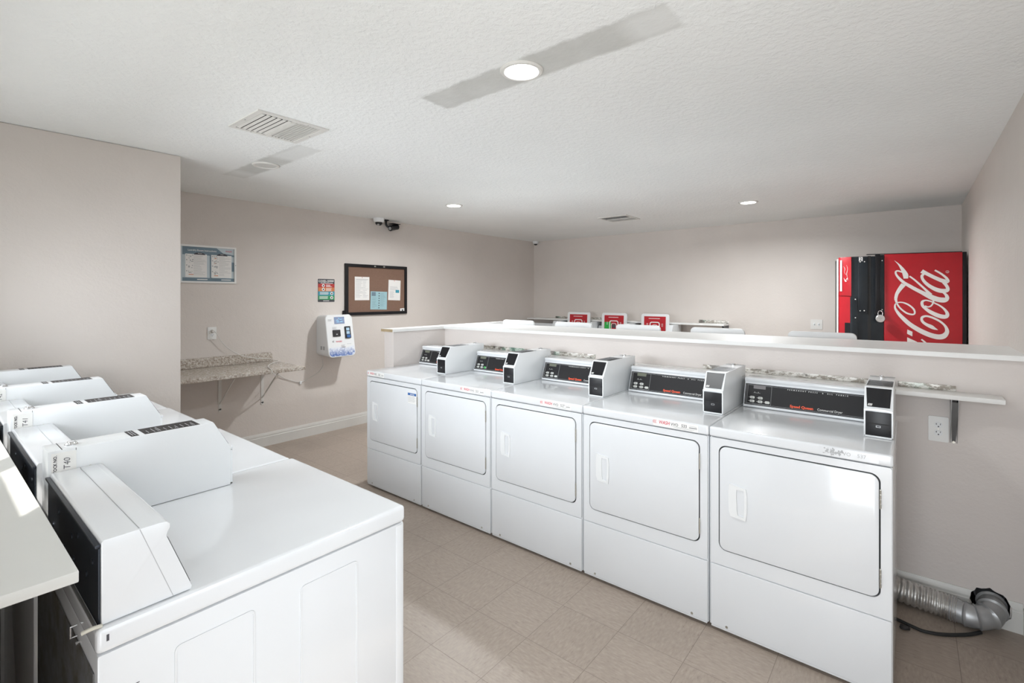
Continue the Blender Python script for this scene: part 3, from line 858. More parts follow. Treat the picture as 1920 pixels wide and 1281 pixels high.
# ================================================================== shelves
def shelf(name, label, x0, x1, y0, y1, zt, th=.022, **k):
    t = thing(name, label, 'shelf', (0, 0, 0))
    part('shelf_board', k.get('m', 'laminate'), t, lambda b: box(b, x0, x1, y0, y1, zt - th, zt, .0025))
    return t
ls = shelf('wall_shelf', 'narrow white shelf on the low wall, its bare end above the outlet', -3.455, .331, 3.098, 3.229, 1.086)
def chan(b):
    # folded metal bracket: leg on the wall and a tapering channel out to the shelf front
    for sx in (-1, 1):
        prism(b, [(3.2295, 1.063), (3.118, 1.063), (3.118, 1.050), (3.2295, .832)], 'x', .1635 + sx * .0125 - .0012, .1635 + sx * .0125 + .0012)
    t = bmesh.new(); v = [t.verts.new(p) for p in ((.151, 3.119, 1.050), (.176, 3.119, 1.050), (.170, 3.228, .835), (.157, 3.228, .835))]
    t.faces.new(v); bmesh.ops.solidify(t, geom=t.faces, thickness=.002); merge(b, t)
    box(b, .147, .180, 3.125, 3.2295, 1.0605, 1.0638)
br = part('shelf_bracket', 'galv', ls, chan)
part('screw', 'brass', br, lambda b: cyl(b, (.1635, 3.224, .838), (.1635, 3.2195, .838), .006, n=12))
bs = shelf('wall_shelf', 'thin white shelf along the back wall above the closed washer', -5.15, -1.90, 6.72, 6.967, 1.183)
def bbr(x):
    def f(b): prism(b, [(6.966, 1.160), (6.735, 1.160), (6.735, 1.148), (6.966, .95)], 'x', x - .012, x + .012)
    return f
for x in (-1.915,): part('shelf_bracket', 'dark', bs, bbr(x))
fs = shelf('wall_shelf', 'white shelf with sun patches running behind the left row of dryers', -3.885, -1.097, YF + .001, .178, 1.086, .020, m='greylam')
for x in (-1.9, -2.9): part('shelf_bracket', 'galv', fs, lambda b, x=x: prism(b, [(YF + .002, 1.065), (.12, 1.065), (.12, 1.055), (YF + .002, .86)], 'x', x - .01, x + .01))
def strip(label, x0, x1, y, z0, z1, ax=None):
    def f(b):
        box(b, x0, x1, y - .005, y, z0, z1, .001)
        rnd = random.Random(int(x0 * 100)); x = x0 + .03
        while x < x1 - .02:
            cyl(b, (x, y - .0075, (z0 + z1) / 2), (x, y - .004, (z0 + z1) / 2), .004, n=10); x += .10 + rnd.random() * .03
    o = part('worn_strip', 'worn', None, f); tag(o, label, 'metal strip'); return o
strip('long worn grey metal strip on the low wall between the second and third coin boxes', -3.05, -1.83, 3.2295, 1.0865, 1.116)
strip('worn strip with green flecks on the low wall behind the two nearest dryers', -1.04, -.06, 3.2295, 1.0865, 1.113)
strip('paint-spattered white strip on the bare end of the white shelf', -.052, .171, 3.2295, 1.0865, 1.114)
strip('dark speckled strip lying at the right end of the back wall shelf', -2.30, -1.905, 6.966, 1.1835, 1.225)
strip('short dark strip near the left end of the back wall shelf', -4.72, -3.80, 6.966, 1.1835, 1.212)

# ------------------------------------------------------------------ granite counter on the left wall
ct = thing('folding_counter', 'speckled granite counter on white brackets below the instruction poster', 'counter', (XL, 1.8, 0))
def g_top(b): box(b, .001, .675, YE + .002 - 1.8, 2.387 - 1.8, .845, .880, .008, 3)
part('countertop', 'granite', ct, g_top)
def g_bs(b): prism(b, [(YE + .002 - 1.8, .8805), (2.372 - 1.8, .8805), (2.372 - 1.8, .945), (2.352 - 1.8, .972), (YE + .002 - 1.8, .972)], 'x', .001, .022, .002, 2)
part('backsplash', 'granite', ct, g_bs)
for y in (1.875, 2.275):
    def f(b, y=y - 1.8):
        box(b, .001, .006, y - .015, y + .015, .450, .844, .002); box(b, .001, .45, y - .015, y + .015, .839, .844, .002)
        tube(b, [(.006, y, .51), (.40, y, .838)], .0065, 8, smooth=False)
        cyl(b, (.001, y, .450), (.006, y, .450), .015, n=16)
    k = part('counter_bracket', 'trim', ct, f)
    part('screw', 'darkprint', k, lambda b, y=y - 1.8: cyl(b, (.005, y, .452), (.0075, y, .452), .0045, n=10))

# ------------------------------------------------------------------ wall plates
def outlet(label, F, n=2, th=.006, w=.076, h=.118, flush=True):
    t = thing('power_outlet', label, 'outlet', F.o); L = Fr((0, 0, 0), F.u, F.v)
    part('cover_plate', 'laminate', t, lambda b: plate(b, L, -w / 2, w / 2, -h / 2, h / 2, th, 0, .006))
    for s in (-1, 1):
        rc = part('receptacle', 'whiteplastic', t, lambda b: plate(b, L, -.0165, .0165, s * .0195 - .0145, s * .0195 + .0145, .0025, th, .0125))
        def hol(b):
            plate(b, L, -.0085, -.0062, s * .0195 + .001, s * .0195 + .009, .0004, th + .0025)
            plate(b, L, .0062, .0085, s * .0195 + .001, s * .0195 + .009, .0004, th + .0025)
            if n == 3: plate(b, L, -.0105, -.006, s * .0195 + .004, s * .0195 + .006, .0004, th + .0026)
            plate(b, L, -.003, .003, s * .0195 - .010, s * .0195 - .004, .0004, th + .0025, .0028)
        part('slots', 'darkprint', rc, hol)
    part('screw', 'brass', t, lambda b: plate(b, L, -.003, .003, -.003, .003, .0012, th, .0028))
    return t
FL = lambda y, z, e=.0005: Fr((XL + e, y, z), (0, 1, 0), (0, 0, 1))          # on the left wall, facing +x
FHW = Fr((.107, HWY - .0005, .893), (1, 0, 0), (0, 0, 1))
outlet('white duplex outlet on the low wall right of the dryers, beside the grey bracket', FHW, 3, h=.124)
outlet('white duplex outlet above the granite counter with a cord plugged in', FL(1.806, 1.200))
sw = thing('switch_plate', 'pale double wall plate on the back wall left of the vending machine', 'switch', (-.890, YB - .0005, 1.211))
L0 = Fr((0, 0, 0), (1, 0, 0), (0, 0, 1))
part('cover_plate', 'trim', sw, lambda b: plate(b, L0, -.062, .062, -.060, .060, .006, 0, .005))
for sx in (-.023, .023):
    g = part('toggle', 'whiteplastic', sw, lambda b: (plate(b, L0, sx - .009, sx + .009, -.017, .017, .002, .006, .002), plate(b, L0, sx - .004, sx + .004, -.004, .010, .010, .008, .002)))
    part('toggle_slot', 'greyprint', g, lambda b: plate(b, L0, sx + .005, sx + .0075, -.012, .010, .0004, .0082))

# ------------------------------------------------------------------ poster, safety sign, notice board
po = thing('framed_poster', 'white-framed blue laundry instruction poster on the left wall', 'poster', (XL + .001, 1.775, 1.856))
L1 = Fr((0, 0, 0), (0, 1, 0), (0, 0, 1))
PW, PH = .245, .178
def pf(b):
    t = bmesh.new(); ring(t, [(-PW, -PH), (PW, -PH), (PW, PH), (-PW, PH)], [(-PW + .017, -PH + .017), (PW - .017, -PH + .017), (PW - .017, PH - .017), (-PW + .017, PH - .017)], 'z', 0, .014); merge(b, t, L1.mat(0, 0))
part('poster_frame', 'laminate', po, pf)
sh = part('poster_sheet', 'paleblue', po, lambda b: plate(b, L1, -PW + .012, PW - .012, -PH + .012, PH - .012, .004))
part('blue_heading', 'teal', sh, lambda b: (poly(b, L1, [(-.215, .160), (.07, .160), (.13, .112), (.228, .100), (.228, .085), (-.215, .085)], .0003, .0042), plate(b, L1, -.215, .228, -.160, -.128, .0003, .0042), plate(b, L1, .012, .034, -.128, .085, .0003, .0042), plate(b, L1, .205, .228, -.06, .03, .0003, .0042)))
part('instruction_columns', 'paper', sh, lambda b: [plate(b, L1, x, x + .180, -.125, .093, .0003, .0047) for x in (-.192, .024)])
for tx, x, z, sz, l_ in (('Laundry Room Instructions', -.172, .122, .023, .0049), ('Washer', -.09, .097, .012, .0056), ('Dryer', .105, .097, .012, .0056)):
    part('heading_words', 'whiteprint', sh, lambda b: text_bm(b, L1, x, z, tx, sz, l_, .008, sx=.95))
for x in (-.075, .120):
    part('dark_arch', 'darkprint', sh, lambda b: poly(b, L1, [(x + .048 * math.cos(R(a)), .088 + .022 * math.sin(R(a))) for a in range(0, 181, 20)], .0002, .0051))
part('poster_logo', 'redprint', sh, lambda b: text_bm(b, L1, .148, .128, 'WASH', .020, .0052, .008, shear=.2))
rnd = random.Random(11)
for x in (-.185, .030):
    for z in (.070, .028, -.022, -.075):
        def pics(b):
            plate(b, L1, x, x + .009, z + .004, z + .014, .0002, .0052)
            for k in range(7):
                cx, cz = x + .014 + rnd.random() * .034, z - .022 + rnd.random() * .030
                plate(b, L1, cx, cx + .004 + rnd.random() * .010, cz, cz + .003 + rnd.random() * .008, .0002, .0052 + k * .00004)
        part('step_picture', 'greyprint', sh, pics)
for x, z, w in ((-.165, -.102, .04), (.050, .010, .022), (.052, .058, .018), (.05, -.108, .034)):
    part('pink_picture', 'orange', sh, lambda b: plate(b, L1, x, x + w, z, z + .006, .0002, .0050))
for x0_, x1_ in ((-.095, -.008), (.112, .198)): part('footer_words', 'whiteprint', sh, lambda b: plate(b, L1, x0_, x1_, -.148, -.140, .0002, .0047))
def plines(b):
    rnd = random.Random(12)
    for x in (-.125, .093):
        lines(b, L1, x, x + .108, [.075 - .0125 * k for k in range(15)], .0022, .0052, .6, rnd)
part('small_print', 'greyprint', sh, plines)
part('screw', 'black', po, lambda b: plate(b, L1, PW - .010, PW - .004, -.002, .004, .001, .0145, .0028))

cv = thing('safety_sign', 'small COVID-19 sign in black, red, orange, blue and green bands', 'sign', (XL + .0005, 2.989, 1.620))
CW, CH = .102, .131
cs = part('sign_sheet', 'darkprint', cv, lambda b: plate(b, L1, -CW, CW, -CH, CH, .003, 0, .006))
for nm, mt, z0, z1 in (('red_band', 'redband', .034, .076), ('orange_band', 'orange', -.010, .034), ('blue_band', 'tealband', -.058, -.010), ('green_band', 'greenband', -.106, -.058)):
    part(nm, mt, cs, lambda b: plate(b, L1, -CW + .002, CW - .002, z0, z1, .0004, .003))
part('sign_words', 'whiteprint', cs, lambda b: (text_bm(b, L1, -.096, .094, 'COVID-19', .036, .0042, .02, sx=.80), lines(b, L1, .035, .095, [.115, .104], .006, .0036, .1, random.Random(1)), lines(b, L1, -.07, .08, [.084], .006, .0036, .05, random.Random(1)), lines(b, L1, -.005, .07, [.064, .053, .043], .005, .0036, .3, random.Random(2)), lines(b, L1, -.005, .07, [.022, .011, 0], .005, .0036, .3, random.Random(3)), lines(b, L1, -.08, .03, [-.022, -.033, -.044], .005, .0036, .2, random.Random(4)), lines(b, L1, -.085, .035, [-.070, -.081, -.092], .005, .0036, .2, random.Random(5)), lines(b, L1, -.04, .04, [-.118], .006, .0036, .1, random.Random(6))))
for y, z in ((-.038, .055), (-.038, .012), (.066, -.034), (.066, -.082)):
    part('white_disc', 'whiteprint', cs, lambda b: plate(b, L1, y - .018, y + .018, z - .018, z + .018, .0004, .0036, .0178))
    part('disc_picture', 'darkprint', cs, lambda b: poly(b, L1, [(y - .008, z - .010), (y + .007, z - .009), (y + .009, z + .002), (y + .001, z + .011), (y - .006, z + .003)], .0004, .0041))

nb = thing('notice_board', 'brown cork notice board in a black frame above the payment kiosk', 'notice board', (XL + .001, 3.676, 1.634))
BW, BH = .455, .309
def nf(b):
    t = bmesh.new(); ring(t, [(-BW, -BH), (BW, -BH), (BW, BH), (-BW, BH)], [(-BW + .040, -BH + .036), (BW - .036, -BH + .036), (BW - .036, BH - .036), (-BW + .040, BH - .036)], 'z', 0, .022); merge(b, t, L1.mat(0, 0))
part('board_frame', 'black', nb, nf)
part('cork_panel', 'cork', nb, lambda b: plate(b, L1, -BW + .03, BW - .03, -BH + .03, BH - .03, .008))
for y in (-.045, .09): part('frame_clip', 'brass', nb, lambda b: plate(b, L1, y - .012, y + .012, BH - .026, BH - .010, .003, .022))
part('latch', 'black', nb, lambda b: (plate(b, L1, -BW - .028, -BW + .002, -BH + .002, -BH + .060, .018, 0, .006),))
NBX = XL + .0105
def sheet(name, label, cy, cz, w, h, mt, rot=0.0, cat='paper'):
    F = Fr((0, 0, 0), (0, math.cos(rot), math.sin(rot)), (0, -math.sin(rot), math.cos(rot)))
    t = thing(name, label, cat, (NBX, cy, cz)); s = part('sheet', mt, t, lambda b: plate(b, F, -w / 2, w / 2, -h / 2, h / 2, .0008)); return t, s, F
t, s, F = sheet('notice_paper', 'white printed page pinned on the left of the notice board', 3.455, 1.648, .205, .285, 'paper', 0)
part('printed_lines', 'greyprint', s, lambda b: (lines(b, F, -.085, .09, [.110], .006, .0012, .1), lines(b, F, -.09, .02, [.095 - .0165 * k for k in range(13)], .0035, .0012, .5, random.Random(3)), lines(b, F, .01, .09, [.095 - .0165 * k for k in range(13)], .003, .0012, .6, random.Random(5))))
part('pin', 'redprint', t, lambda b: lathe(b, [(0, .006), (.004, .005), (.004, 0)], (0, 0, .134), Vector((1, 0, 0)), 10))
t, s, F = sheet('notice_paper', 'white letter with a small blue box pinned on the right of the notice board', 3.935, 1.632, .190, .260, 'paper', R(-2))
part('printed_lines', 'greyprint', s, lambda b: (lines(b, F, -.07, .07, [.045 - .011 * k for k in range(5)], .0028, .0012, .4, random.Random(9)), lines(b, F, -.07, .0, [-.02 - .011 * k for k in range(8)], .0032, .0012, .4, random.Random(7))))
part('blue_box', 'tealband', s, lambda b: plate(b, F, .018, .075, -.032, .006, .0004, .0012))
part('pin', 'redprint', t, lambda b: lathe(b, [(0, .006), (.004, .005), (.004, 0)], (0, 0, .120), Vector((1, 0, 0)), 10))
t, s, F = sheet('notice_paper', 'pale blue flyer pinned low between the two white pages', 3.695, 1.500, .245, .225, 'bluepaper', R(-1.5)); t.location.x += .0012
part('dark_heading_box', 'teal', s, lambda b: plate(b, F, -.108, -.048, .055, .105, .0004, .0010))
part('printed_lines', 'teal', s, lambda b: (lines(b, F, -.10, -.03, [.03, .012, -.01, -.025, -.04, -.055, -.07, -.085], .003, .0012, .5, random.Random(3)), lines(b, F, .02, .105, [.09 - .013 * k for k in range(13)], .0025, .0012, .5, random.Random(6))))
part('icon_column', 'darkprint', s, lambda b: [plate(b, F, -.006, .010, z - .006, z + .006, .0004, .0012, .004) for z in (.090, .058, .028, -.002, -.032, -.062, -.092)])
t, s, F = sheet('business_card', 'small white card in the lower right corner of the notice board', 4.065, 1.372, .078, .048, 'paper', R(3), 'card')
part('card_mark', 'darkprint', s, lambda b: plate(b, F, -.012, .010, -.010, .010, .0004, .0010))

# ------------------------------------------------------------------ payment kiosk
ki = thing('payment_kiosk', 'white wall-mounted payment kiosk with blue screen below the COVID sign', 'payment machine', (XL, 2.872, .875))
KW, KH, D0, D1 = .335, .470, .175, .262      # front leans: shallow at the top, deep at the bottom
def kbody(b):
    t = bmesh.new(); n = 8; o = rrect(0, KW, 0, KH, .048, n); oi = rrect(.006, KW - .006, .006, KH - .006, .043, n); bk = rrect(.0, KW, .0, KH, .048, n)
    def dep(z): return D1 + (D0 - D1) * z / KH
    A = [t.verts.new((.001, y, z * .96 + .012)) for y, z in bk]; B = [t.verts.new((dep(z) - .006, y, z)) for y, z in o]; Cc = [t.verts.new((dep(z), y, z)) for y, z in oi]
    m = len(o)
    for P, Q in ((A, B), (B, Cc)):
        for i in range(m): t.faces.new((P[i], P[(i + 1) % m], Q[(i + 1) % m], Q[i]))
    t.faces.new(Cc); t.faces.new(A[::-1]); merge(b, t)
part('kiosk_body', 'whiteplastic', ki, kbody)
KF = Fr((D1, 0, 0), (0, 1, 0), Vector((D0 - D1, 0, KH)))
KL = math.hypot(D0 - D1, KH)
def kp(x0, x1, y0, y1, th, lift=.0005, r=0): return lambda b: plate(b, KF, x0, x1, y0, y1, th, lift, r)
def graphic(b):
    pts = [p for p in rrect(.012, KW - .012, .012, KL - .012, .040, 8) if p[1] < .10]
    pts = sorted([p for p in pts if p[0] < KW / 2], key=lambda p: -p[1]) + sorted([p for p in pts if p[0] >= KW / 2], key=lambda p: p[1])
    pts = [(.012, .105)] + pts + [(KW - .012, .125), (.22, .100), (.12, .118)]
    poly(b, KF, pts, .0006, .0004)
part('splash_graphic', 'splash', ki, graphic)
scr = part('touch_screen', 'screen', ki, kp(.105, .230, .375, .452, .0020, .0008, .002))
part('screen_menu', 'cyanprint', scr, lambda b: [plate(b, KF, x, x + w, y, y + .008, .0004, .0030) for x, y, w in ((.128, .412, .03), (.170, .420, .03), (.130, .392, .035), (.176, .394, .03), (.155, .432, .015))])
cr = part('card_reader', 'black', ki, kp(.072, .162, .232, .306, .010, .0008, .004))
part('contactless_sign', 'greyprint', cr, lambda b: plate(b, KF, .108, .126, .250, .262, .0004, .0110, .004))
bv = part('note_acceptor', 'black', ki, kp(.222, .290, .205, .340, .012, .0008, .004))
for y in (.292, .252): part('lit_window', 'screen2', bv, lambda b: plate(b, KF, .236, .276, y, y + .032, .0006, .0130, .002))
part('blue_keypad', 'blueprint', bv, lambda b: plate(b, KF, .236, .280, .212, .244, .004, .0130, .003))
part('kiosk_logo', 'redprint', ki, lambda b: text_bm(b, KF, .098, .166, 'WASH', .026, .0012, .014, sx=1.0, shear=.1))
def kmark(b):
    for k in range(2):
        pts = [Vector((.076 + .010 * k + .016 * math.cos(R(100 + 140 * i / 8)), .176 + .012 * math.sin(R(100 + 140 * i / 8)), .004 * math.sin(PI * i / 8) + .0004)) for i in range(9)]
        ribbon(b, KF, pts, .0012)
part('kiosk_swirl', 'darkprint', ki, kmark)
part('slot', 'darkprint', ki, kp(.165, .212, .106, .112, .0010))
for a0, a1, ys in ((.030, .078, [.426, .418, .410]), (.072, .130, [.338, .330, .322, .314]), (.160, .210, [.132, .126, .120]), (.235, .29, [.142])):
    part('small_print', 'greyprint', ki, lambda b: lines(b, KF, a0, a1, ys, .003, .0010, .2, random.Random(1)))
for y in (0, .052): part('side_vent', 'greyprint', ki, lambda b: box(b, .085 + y, .120 + y, -.0012, .0008, .082, .122))
# cord from the outlet over the counter, along the wall to the kiosk
def cordf(b):
    tube(b, [(.030, .006, 1.220), (.045, .03, 1.20), (.035, .09, 1.10), (.035, .17, 1.02), (.045, .28, .955), (.055, .40, .925), (.06, .50, .915), (.10, .56, .892), (.16, .57, .889)], .0035, 8)
    tube(b, [(.16, .57, .889), (.22, .50, .8855), (.30, .42, .8845), (.45, .33, .8845), (.60, .28, .8845), (.682, .26, .880), (.690, .27, .855), (.60, .35, .80), (.30, .50, .76), (.05, .62, .73), (.012, .70, .68), (.010, .80, .635), (.010, .88, .615), (.010, .95, .632), (.010, 1.08, .69), (.012, 1.14, .76), (.030, 1.13, .82), (.05, 1.115, .845), (.06, 1.11, .884)], .0035, 8)
cd = part('power_cord', 'cordwhite', ki, cordf, 'thin white cord to the outlet over the counter'); cd.location = (0, 1.8 - 2.872, -.875)
part('plug', 'cordwhite', cd, lambda b: lathe(b, [(0, .030), (.010, .030), (.015, .022), (.016, 0), (0, 0)], (.0095, .006, 1.2195), Vector((1, 0, 0)), 16))
part('cord_clip', 'whiteplastic', cd, lambda b: box(b, .001, .016, .870, .892, .590, .622, .003))

# ------------------------------------------------------------------ cameras in the corners
dm = thing('dome_camera', 'white dome camera at the top of the left wall', 'security camera', (XL + .10, 3.632, ZC))
part('camera_base', 'whiteplastic', dm, lambda b: lathe(b, [(0, -.0005), (.068, -.0005), (.068, -.012), (.062, -.045), (.045, -.052), (0, -.052)], (0, 0, 0)))
gl = part('camera_dome', 'black', dm, lambda b: lathe(b, [(.044, -.050), (.042, -.068), (.030, -.084), (.014, -.092), (0, -.094)], (0, 0, 0)))
part('camera_lens', 'galv', gl, lambda b: lathe(b, [(.014, 0), (.014, .006), (.008, .007), (0, .003)], (.020, -.022, -.082), Vector((.5, -.55, -.75)), 16))
bl = thing('bullet_camera', 'black bullet camera beside the white dome camera', 'security camera', (XL + .06, 3.800, ZC))
part('ceiling_mount', 'black', bl, lambda b: (lathe(b, [(0, -.0005), (.038, -.0005), (.038, -.010), (.028, -.014), (0, -.014)], (0, -.03, 0)), tube(b, [(0, -.03, -.012), (0, -.03, -.055), (.01, -.012, -.085), (.01, .03, -.085)], .013, 12)))
part('camera_barrel', 'black', bl, lambda b: (cyl(b, (.0, .14, -.070), (.030, .01, -.105), .036, n=24), box(b, -.034, .055, .03, .155, -.045, -.038, .003)))
part('camera_lens', 'galv', bl, lambda b: cyl(b, (.0305, .0085, -.1055), (.032, .003, -.107), .020, n=20))
dc = thing('dome_camera', 'tiny white dome camera high in the far corner of the back wall', 'security camera', (XL + .10, YB - .08, ZC))
part('camera_base', 'whiteplastic', dc, lambda b: lathe(b, [(0, -.0005), (.052, -.0005), (.052, -.030), (.036, -.048), (0, -.05)], (0, 0, 0)))
part('camera_dome', 'black', dc, lambda b: lathe(b, [(.032, -.048), (.026, -.064), (.012, -.072), (0, -.073)], (0, 0, 0)))

# ------------------------------------------------------------------ ceiling lamps and air vents
def downlight(label, x, y, on=True):
    t = thing('ceiling_light', label, 'ceiling light', (x, y, ZC), 0, None)
    cached('dlr', 'trim_ring', 'trim', t, lambda b: lathe(b, [(.070, -.004), (.074, -.0095), (.086, -.0095), (.0925, -.004), (.0925, -.0004), (.070, -.0004), (.070, -.004)], (0, 0, 0), n=48))
    cached('dld%d' % on, 'diffuser', 'led' if on else 'ledoff', t, lambda b: lathe(b, [(.0705, -.0050), (0, -.0062)], (0, 0, 0), n=48))
    if on:
        a = area_light('lamp_glow', (0, 0, -.012), (0, 0, 0), .13, .13, LAMP_W * (.27 if y < 2 else .85 if x < -2 else 1.12), (.96, .985, 1.0), 'DISK', 165); a.parent = t
    return t
LAMP_W = 34
downlight('lit round recessed light nearest the camera, set in the long plaster patch', -1.287, 1.641)
downlight('small lit round recessed light toward the left wall', -3.749, 3.618)
downlight('small lit round recessed light in front of the vending machine', -1.287, 5.401)
downlight('unlit round recessed light in the short plaster patch on the left', -3.67, 1.636, False)
def vent(label, x0, y0, n, dark):
    t = thing('air_vent', label, 'air vent', (x0, y0, ZC)); w, l = .385, .395
    def fr(b):
        ring(b, [(0, 0), (w, 0), (w, l), (0, l)], [(.028, .030), (w - .028, .030), (w - .028, l - .030), (.028, l - .030)], 'z', -.008, -.0004)
        box(b, .028, w - .028, l * .52 - .009, l * .52 + .009, -.012, -.002)
    f = part('vent_frame', 'trim', t, fr)
    for x, y in ((w / 2, .014), (w / 2, l - .014), (.014, l * .3), (w - .014, l * .7)): part('screw', 'greyprint', f, lambda b: cyl(b, (x, y, -.0095), (x, y, -.0075), .004, n=10))
    part('duct_opening', 'rubber', t, lambda b: box(b, .027, w - .027, .029, l * .5, -.0016, -.0004))  # black sheet standing for the shade behind the open slats
    part('louvre_backing', 'trim', t, lambda b: box(b, .027, w - .027, l * .5, l - .029, -.0030, -.0004))
    for k in range(6):
        y = .036 + k * .0285
        def sl(b, y=y):
            tt = bmesh.new(); box(tt, .034, w - .034, -.0095, .0095, -.0006, .0006); merge(b, tt, Matrix.Translation((0, y + .006, -.0075)) @ Matrix.Rotation(R(-8 if dark else 10), 4, 'X'))
        part('slat', 'trim', t, sl)
    for k in range(8):
        y = l * .52 + .018 + k * .0185
        def sl(b, y=y):
            tt = bmesh.new(); box(tt, .029, w - .029, -.0080, .0080, -.0006, .0006); merge(b, tt, Matrix.Translation((0, y, -.0085)) @ Matrix.Rotation(R(14), 4, 'X'))
        part('slat', 'trim', t, sl)
vent('large square air vent with dark slots, near the short plaster patch', -2.985, 1.120, 6, True)
vent('small air vent far back in the ceiling between the two rear lights', -2.985, 5.310, 6, False)

# ------------------------------------------------------------------ foil duct
du = thing('foil_duct', 'crinkled silver flexible duct from behind the dryers into the hole in the wall', 'duct', (0, 3.1, 0))
path = [(-.30, .045, .115), (-.15, .042, .095), (-.04, .043, .075), (.06, .046, .066), (.13, .046, .060), (.17, .042, .058)]
def ductrf(t, i): return .0485 + .0090 * abs(math.sin(i * PI / 6.0)) + .0008 * math.sin(i * 2.3)
flex = part('flexible_hose', 'foil', du, lambda b: tube(b, path, .053, 36, 25, ductrf), angle=180)
elb = [(.155, .044, .059), (.20, .030, .058), (.24, .028, .061), (.278, .045, .073), (.296, .085, .086), (.297, .14, .092), (.297, .24, .092)]
def elrf(t, i): return .0530 + (.0030 if i % 9 == 0 else 0) - .0006 * (i % 9)
part('duct_elbow', 'galv', du, lambda b: tube(b, elb, .053, 36, 9, elrf), 'smoother grey metal elbow', angle=40)
hs = part('floor_hose', 'rubber', None, lambda b: tube(b, [(-.35, 3.03, .010), (-.1, 2.985, .009), (0, 2.955, .009), (.05, 2.945, .009), (.12, 2.975, .009), (.20, 3.04, .009), (.25, 3.10, .009)], .0075, 8)); tag(hs, 'thin black hose on the floor under the foil duct', 'hose')
def lump(name, label, cat, x, y, rad, mt, z=0, seed=1, sq=.5):
    def f(b):
        bmesh.ops.create_icosphere(b, subdivisions=2, radius=rad); rnd = random.Random(seed)
        for v in b.verts:
            v.co *= .7 + .5 * rnd.random(); v.co.z = v.co.z * sq + rad * sq * .75 + z; v.co.x += x; v.co.y += y
        zmin = min(v.co.z for v in b.verts)
        for v in b.verts: v.co.z -= zmin - z
    o = part(name, mt, None, f); return tag(o, label, cat)
lump('lint_clump', 'dark clump of lint on the floor at the corner of the nearest dryer', 'lint', -.022, 2.92, .020, 'hosegrey', seed=4)

# ------------------------------------------------------------------ hoses, valves and rags behind the left row
wh = thing('water_hoses', 'dark hoses hanging in the gap under the left shelf', 'hose', (0, 0, 0))
for pts in ([(-1.30, -.118, .95), (-1.29, -.06, .90), (-1.28, -.03, .70), (-1.31, 0, .45), (-1.26, .05, .25), (-1.30, .10, .12)],
            [(-1.42, -.118, .95), (-1.41, -.05, .88), (-1.45, .0, .62), (-1.38, .04, .40), (-1.40, .06, .10)],
            [(-1.20, -.118, .80), (-1.19, -.06, .76), (-1.24, .02, .60), (-1.18, .06, .52), (-1.25, .09, .40), (-1.21, .05, .2)]):
    part('hose', 'hosegrey', wh, lambda b: tube(b, pts, .011, 10, 6))
part('standpipe', 'galv', wh, lambda b: cyl(b, (-1.345, .02, .0), (-1.345, .02, 1.0), .012, n=14))
part('valve', 'clip', wh, lambda b: (cyl(b, (-1.345, .02, .86), (-1.345, .075, .86), .014, n=12), cyl(b, (-1.345, .07, .86), (-1.345, .085, .86), .024, n=14)))
lump('crumpled_rag', 'dirty yellow rag fallen behind the nearest left dryer', 'rag', -1.56, .02, .11, 'yellow', seed=9, sq=.9)
pk = part('packing_strip', 'clip', None, lambda b: tube(b, [(-1.150, .218, .9485), (-1.148, .205, .951), (-1.152, .190, .9475)], .0035, 8)); tag(pk, 'scrap of cream packing poking out at the rear corner of the nearest dryer', 'scrap')

# ------------------------------------------------------------------ vending machine
VA = math.atan2(.2346, .9721)
vm = thing('vending_machine', 'red and black drinks vending machine with vertical white script, padlocked', 'vending machine', (-.203, 6.05, 0), VA)
VZ = 1.967; VX0, VX1 = -.318, .612
VF = Fr((0, 0, 0), (1, 0, 0), (0, 0, 1))
part('machine_cabinet', 'black', vm, lambda b: box(b, -.318, .6230, .03, .64, .09, 1.955, .008))
for x in (-.25, .55):
    for y in (.10, .56): part('machine_foot', 'black', vm, lambda b: box(b, x - .04, x + .04, y - .04, y + .04, 0, .091, .004))
fp = part('front_panel', 'red', vm, lambda b: box(b, .000, .592, -.012, .031, .14, VZ, .006), 'glossy red front with white script lettering')
part('panel_edge', 'black', vm, lambda b: (box(b, .5925, .6235, -.010, .031, .12, VZ + .001, .004), box(b, -.14, .5925, -.006, .031, VZ + .0002, VZ + .007, .002)), 'black right-hand edge and top rim')
GF = Fr((0, -.0125, 0), (1, 0, 0), (0, 0, 1))
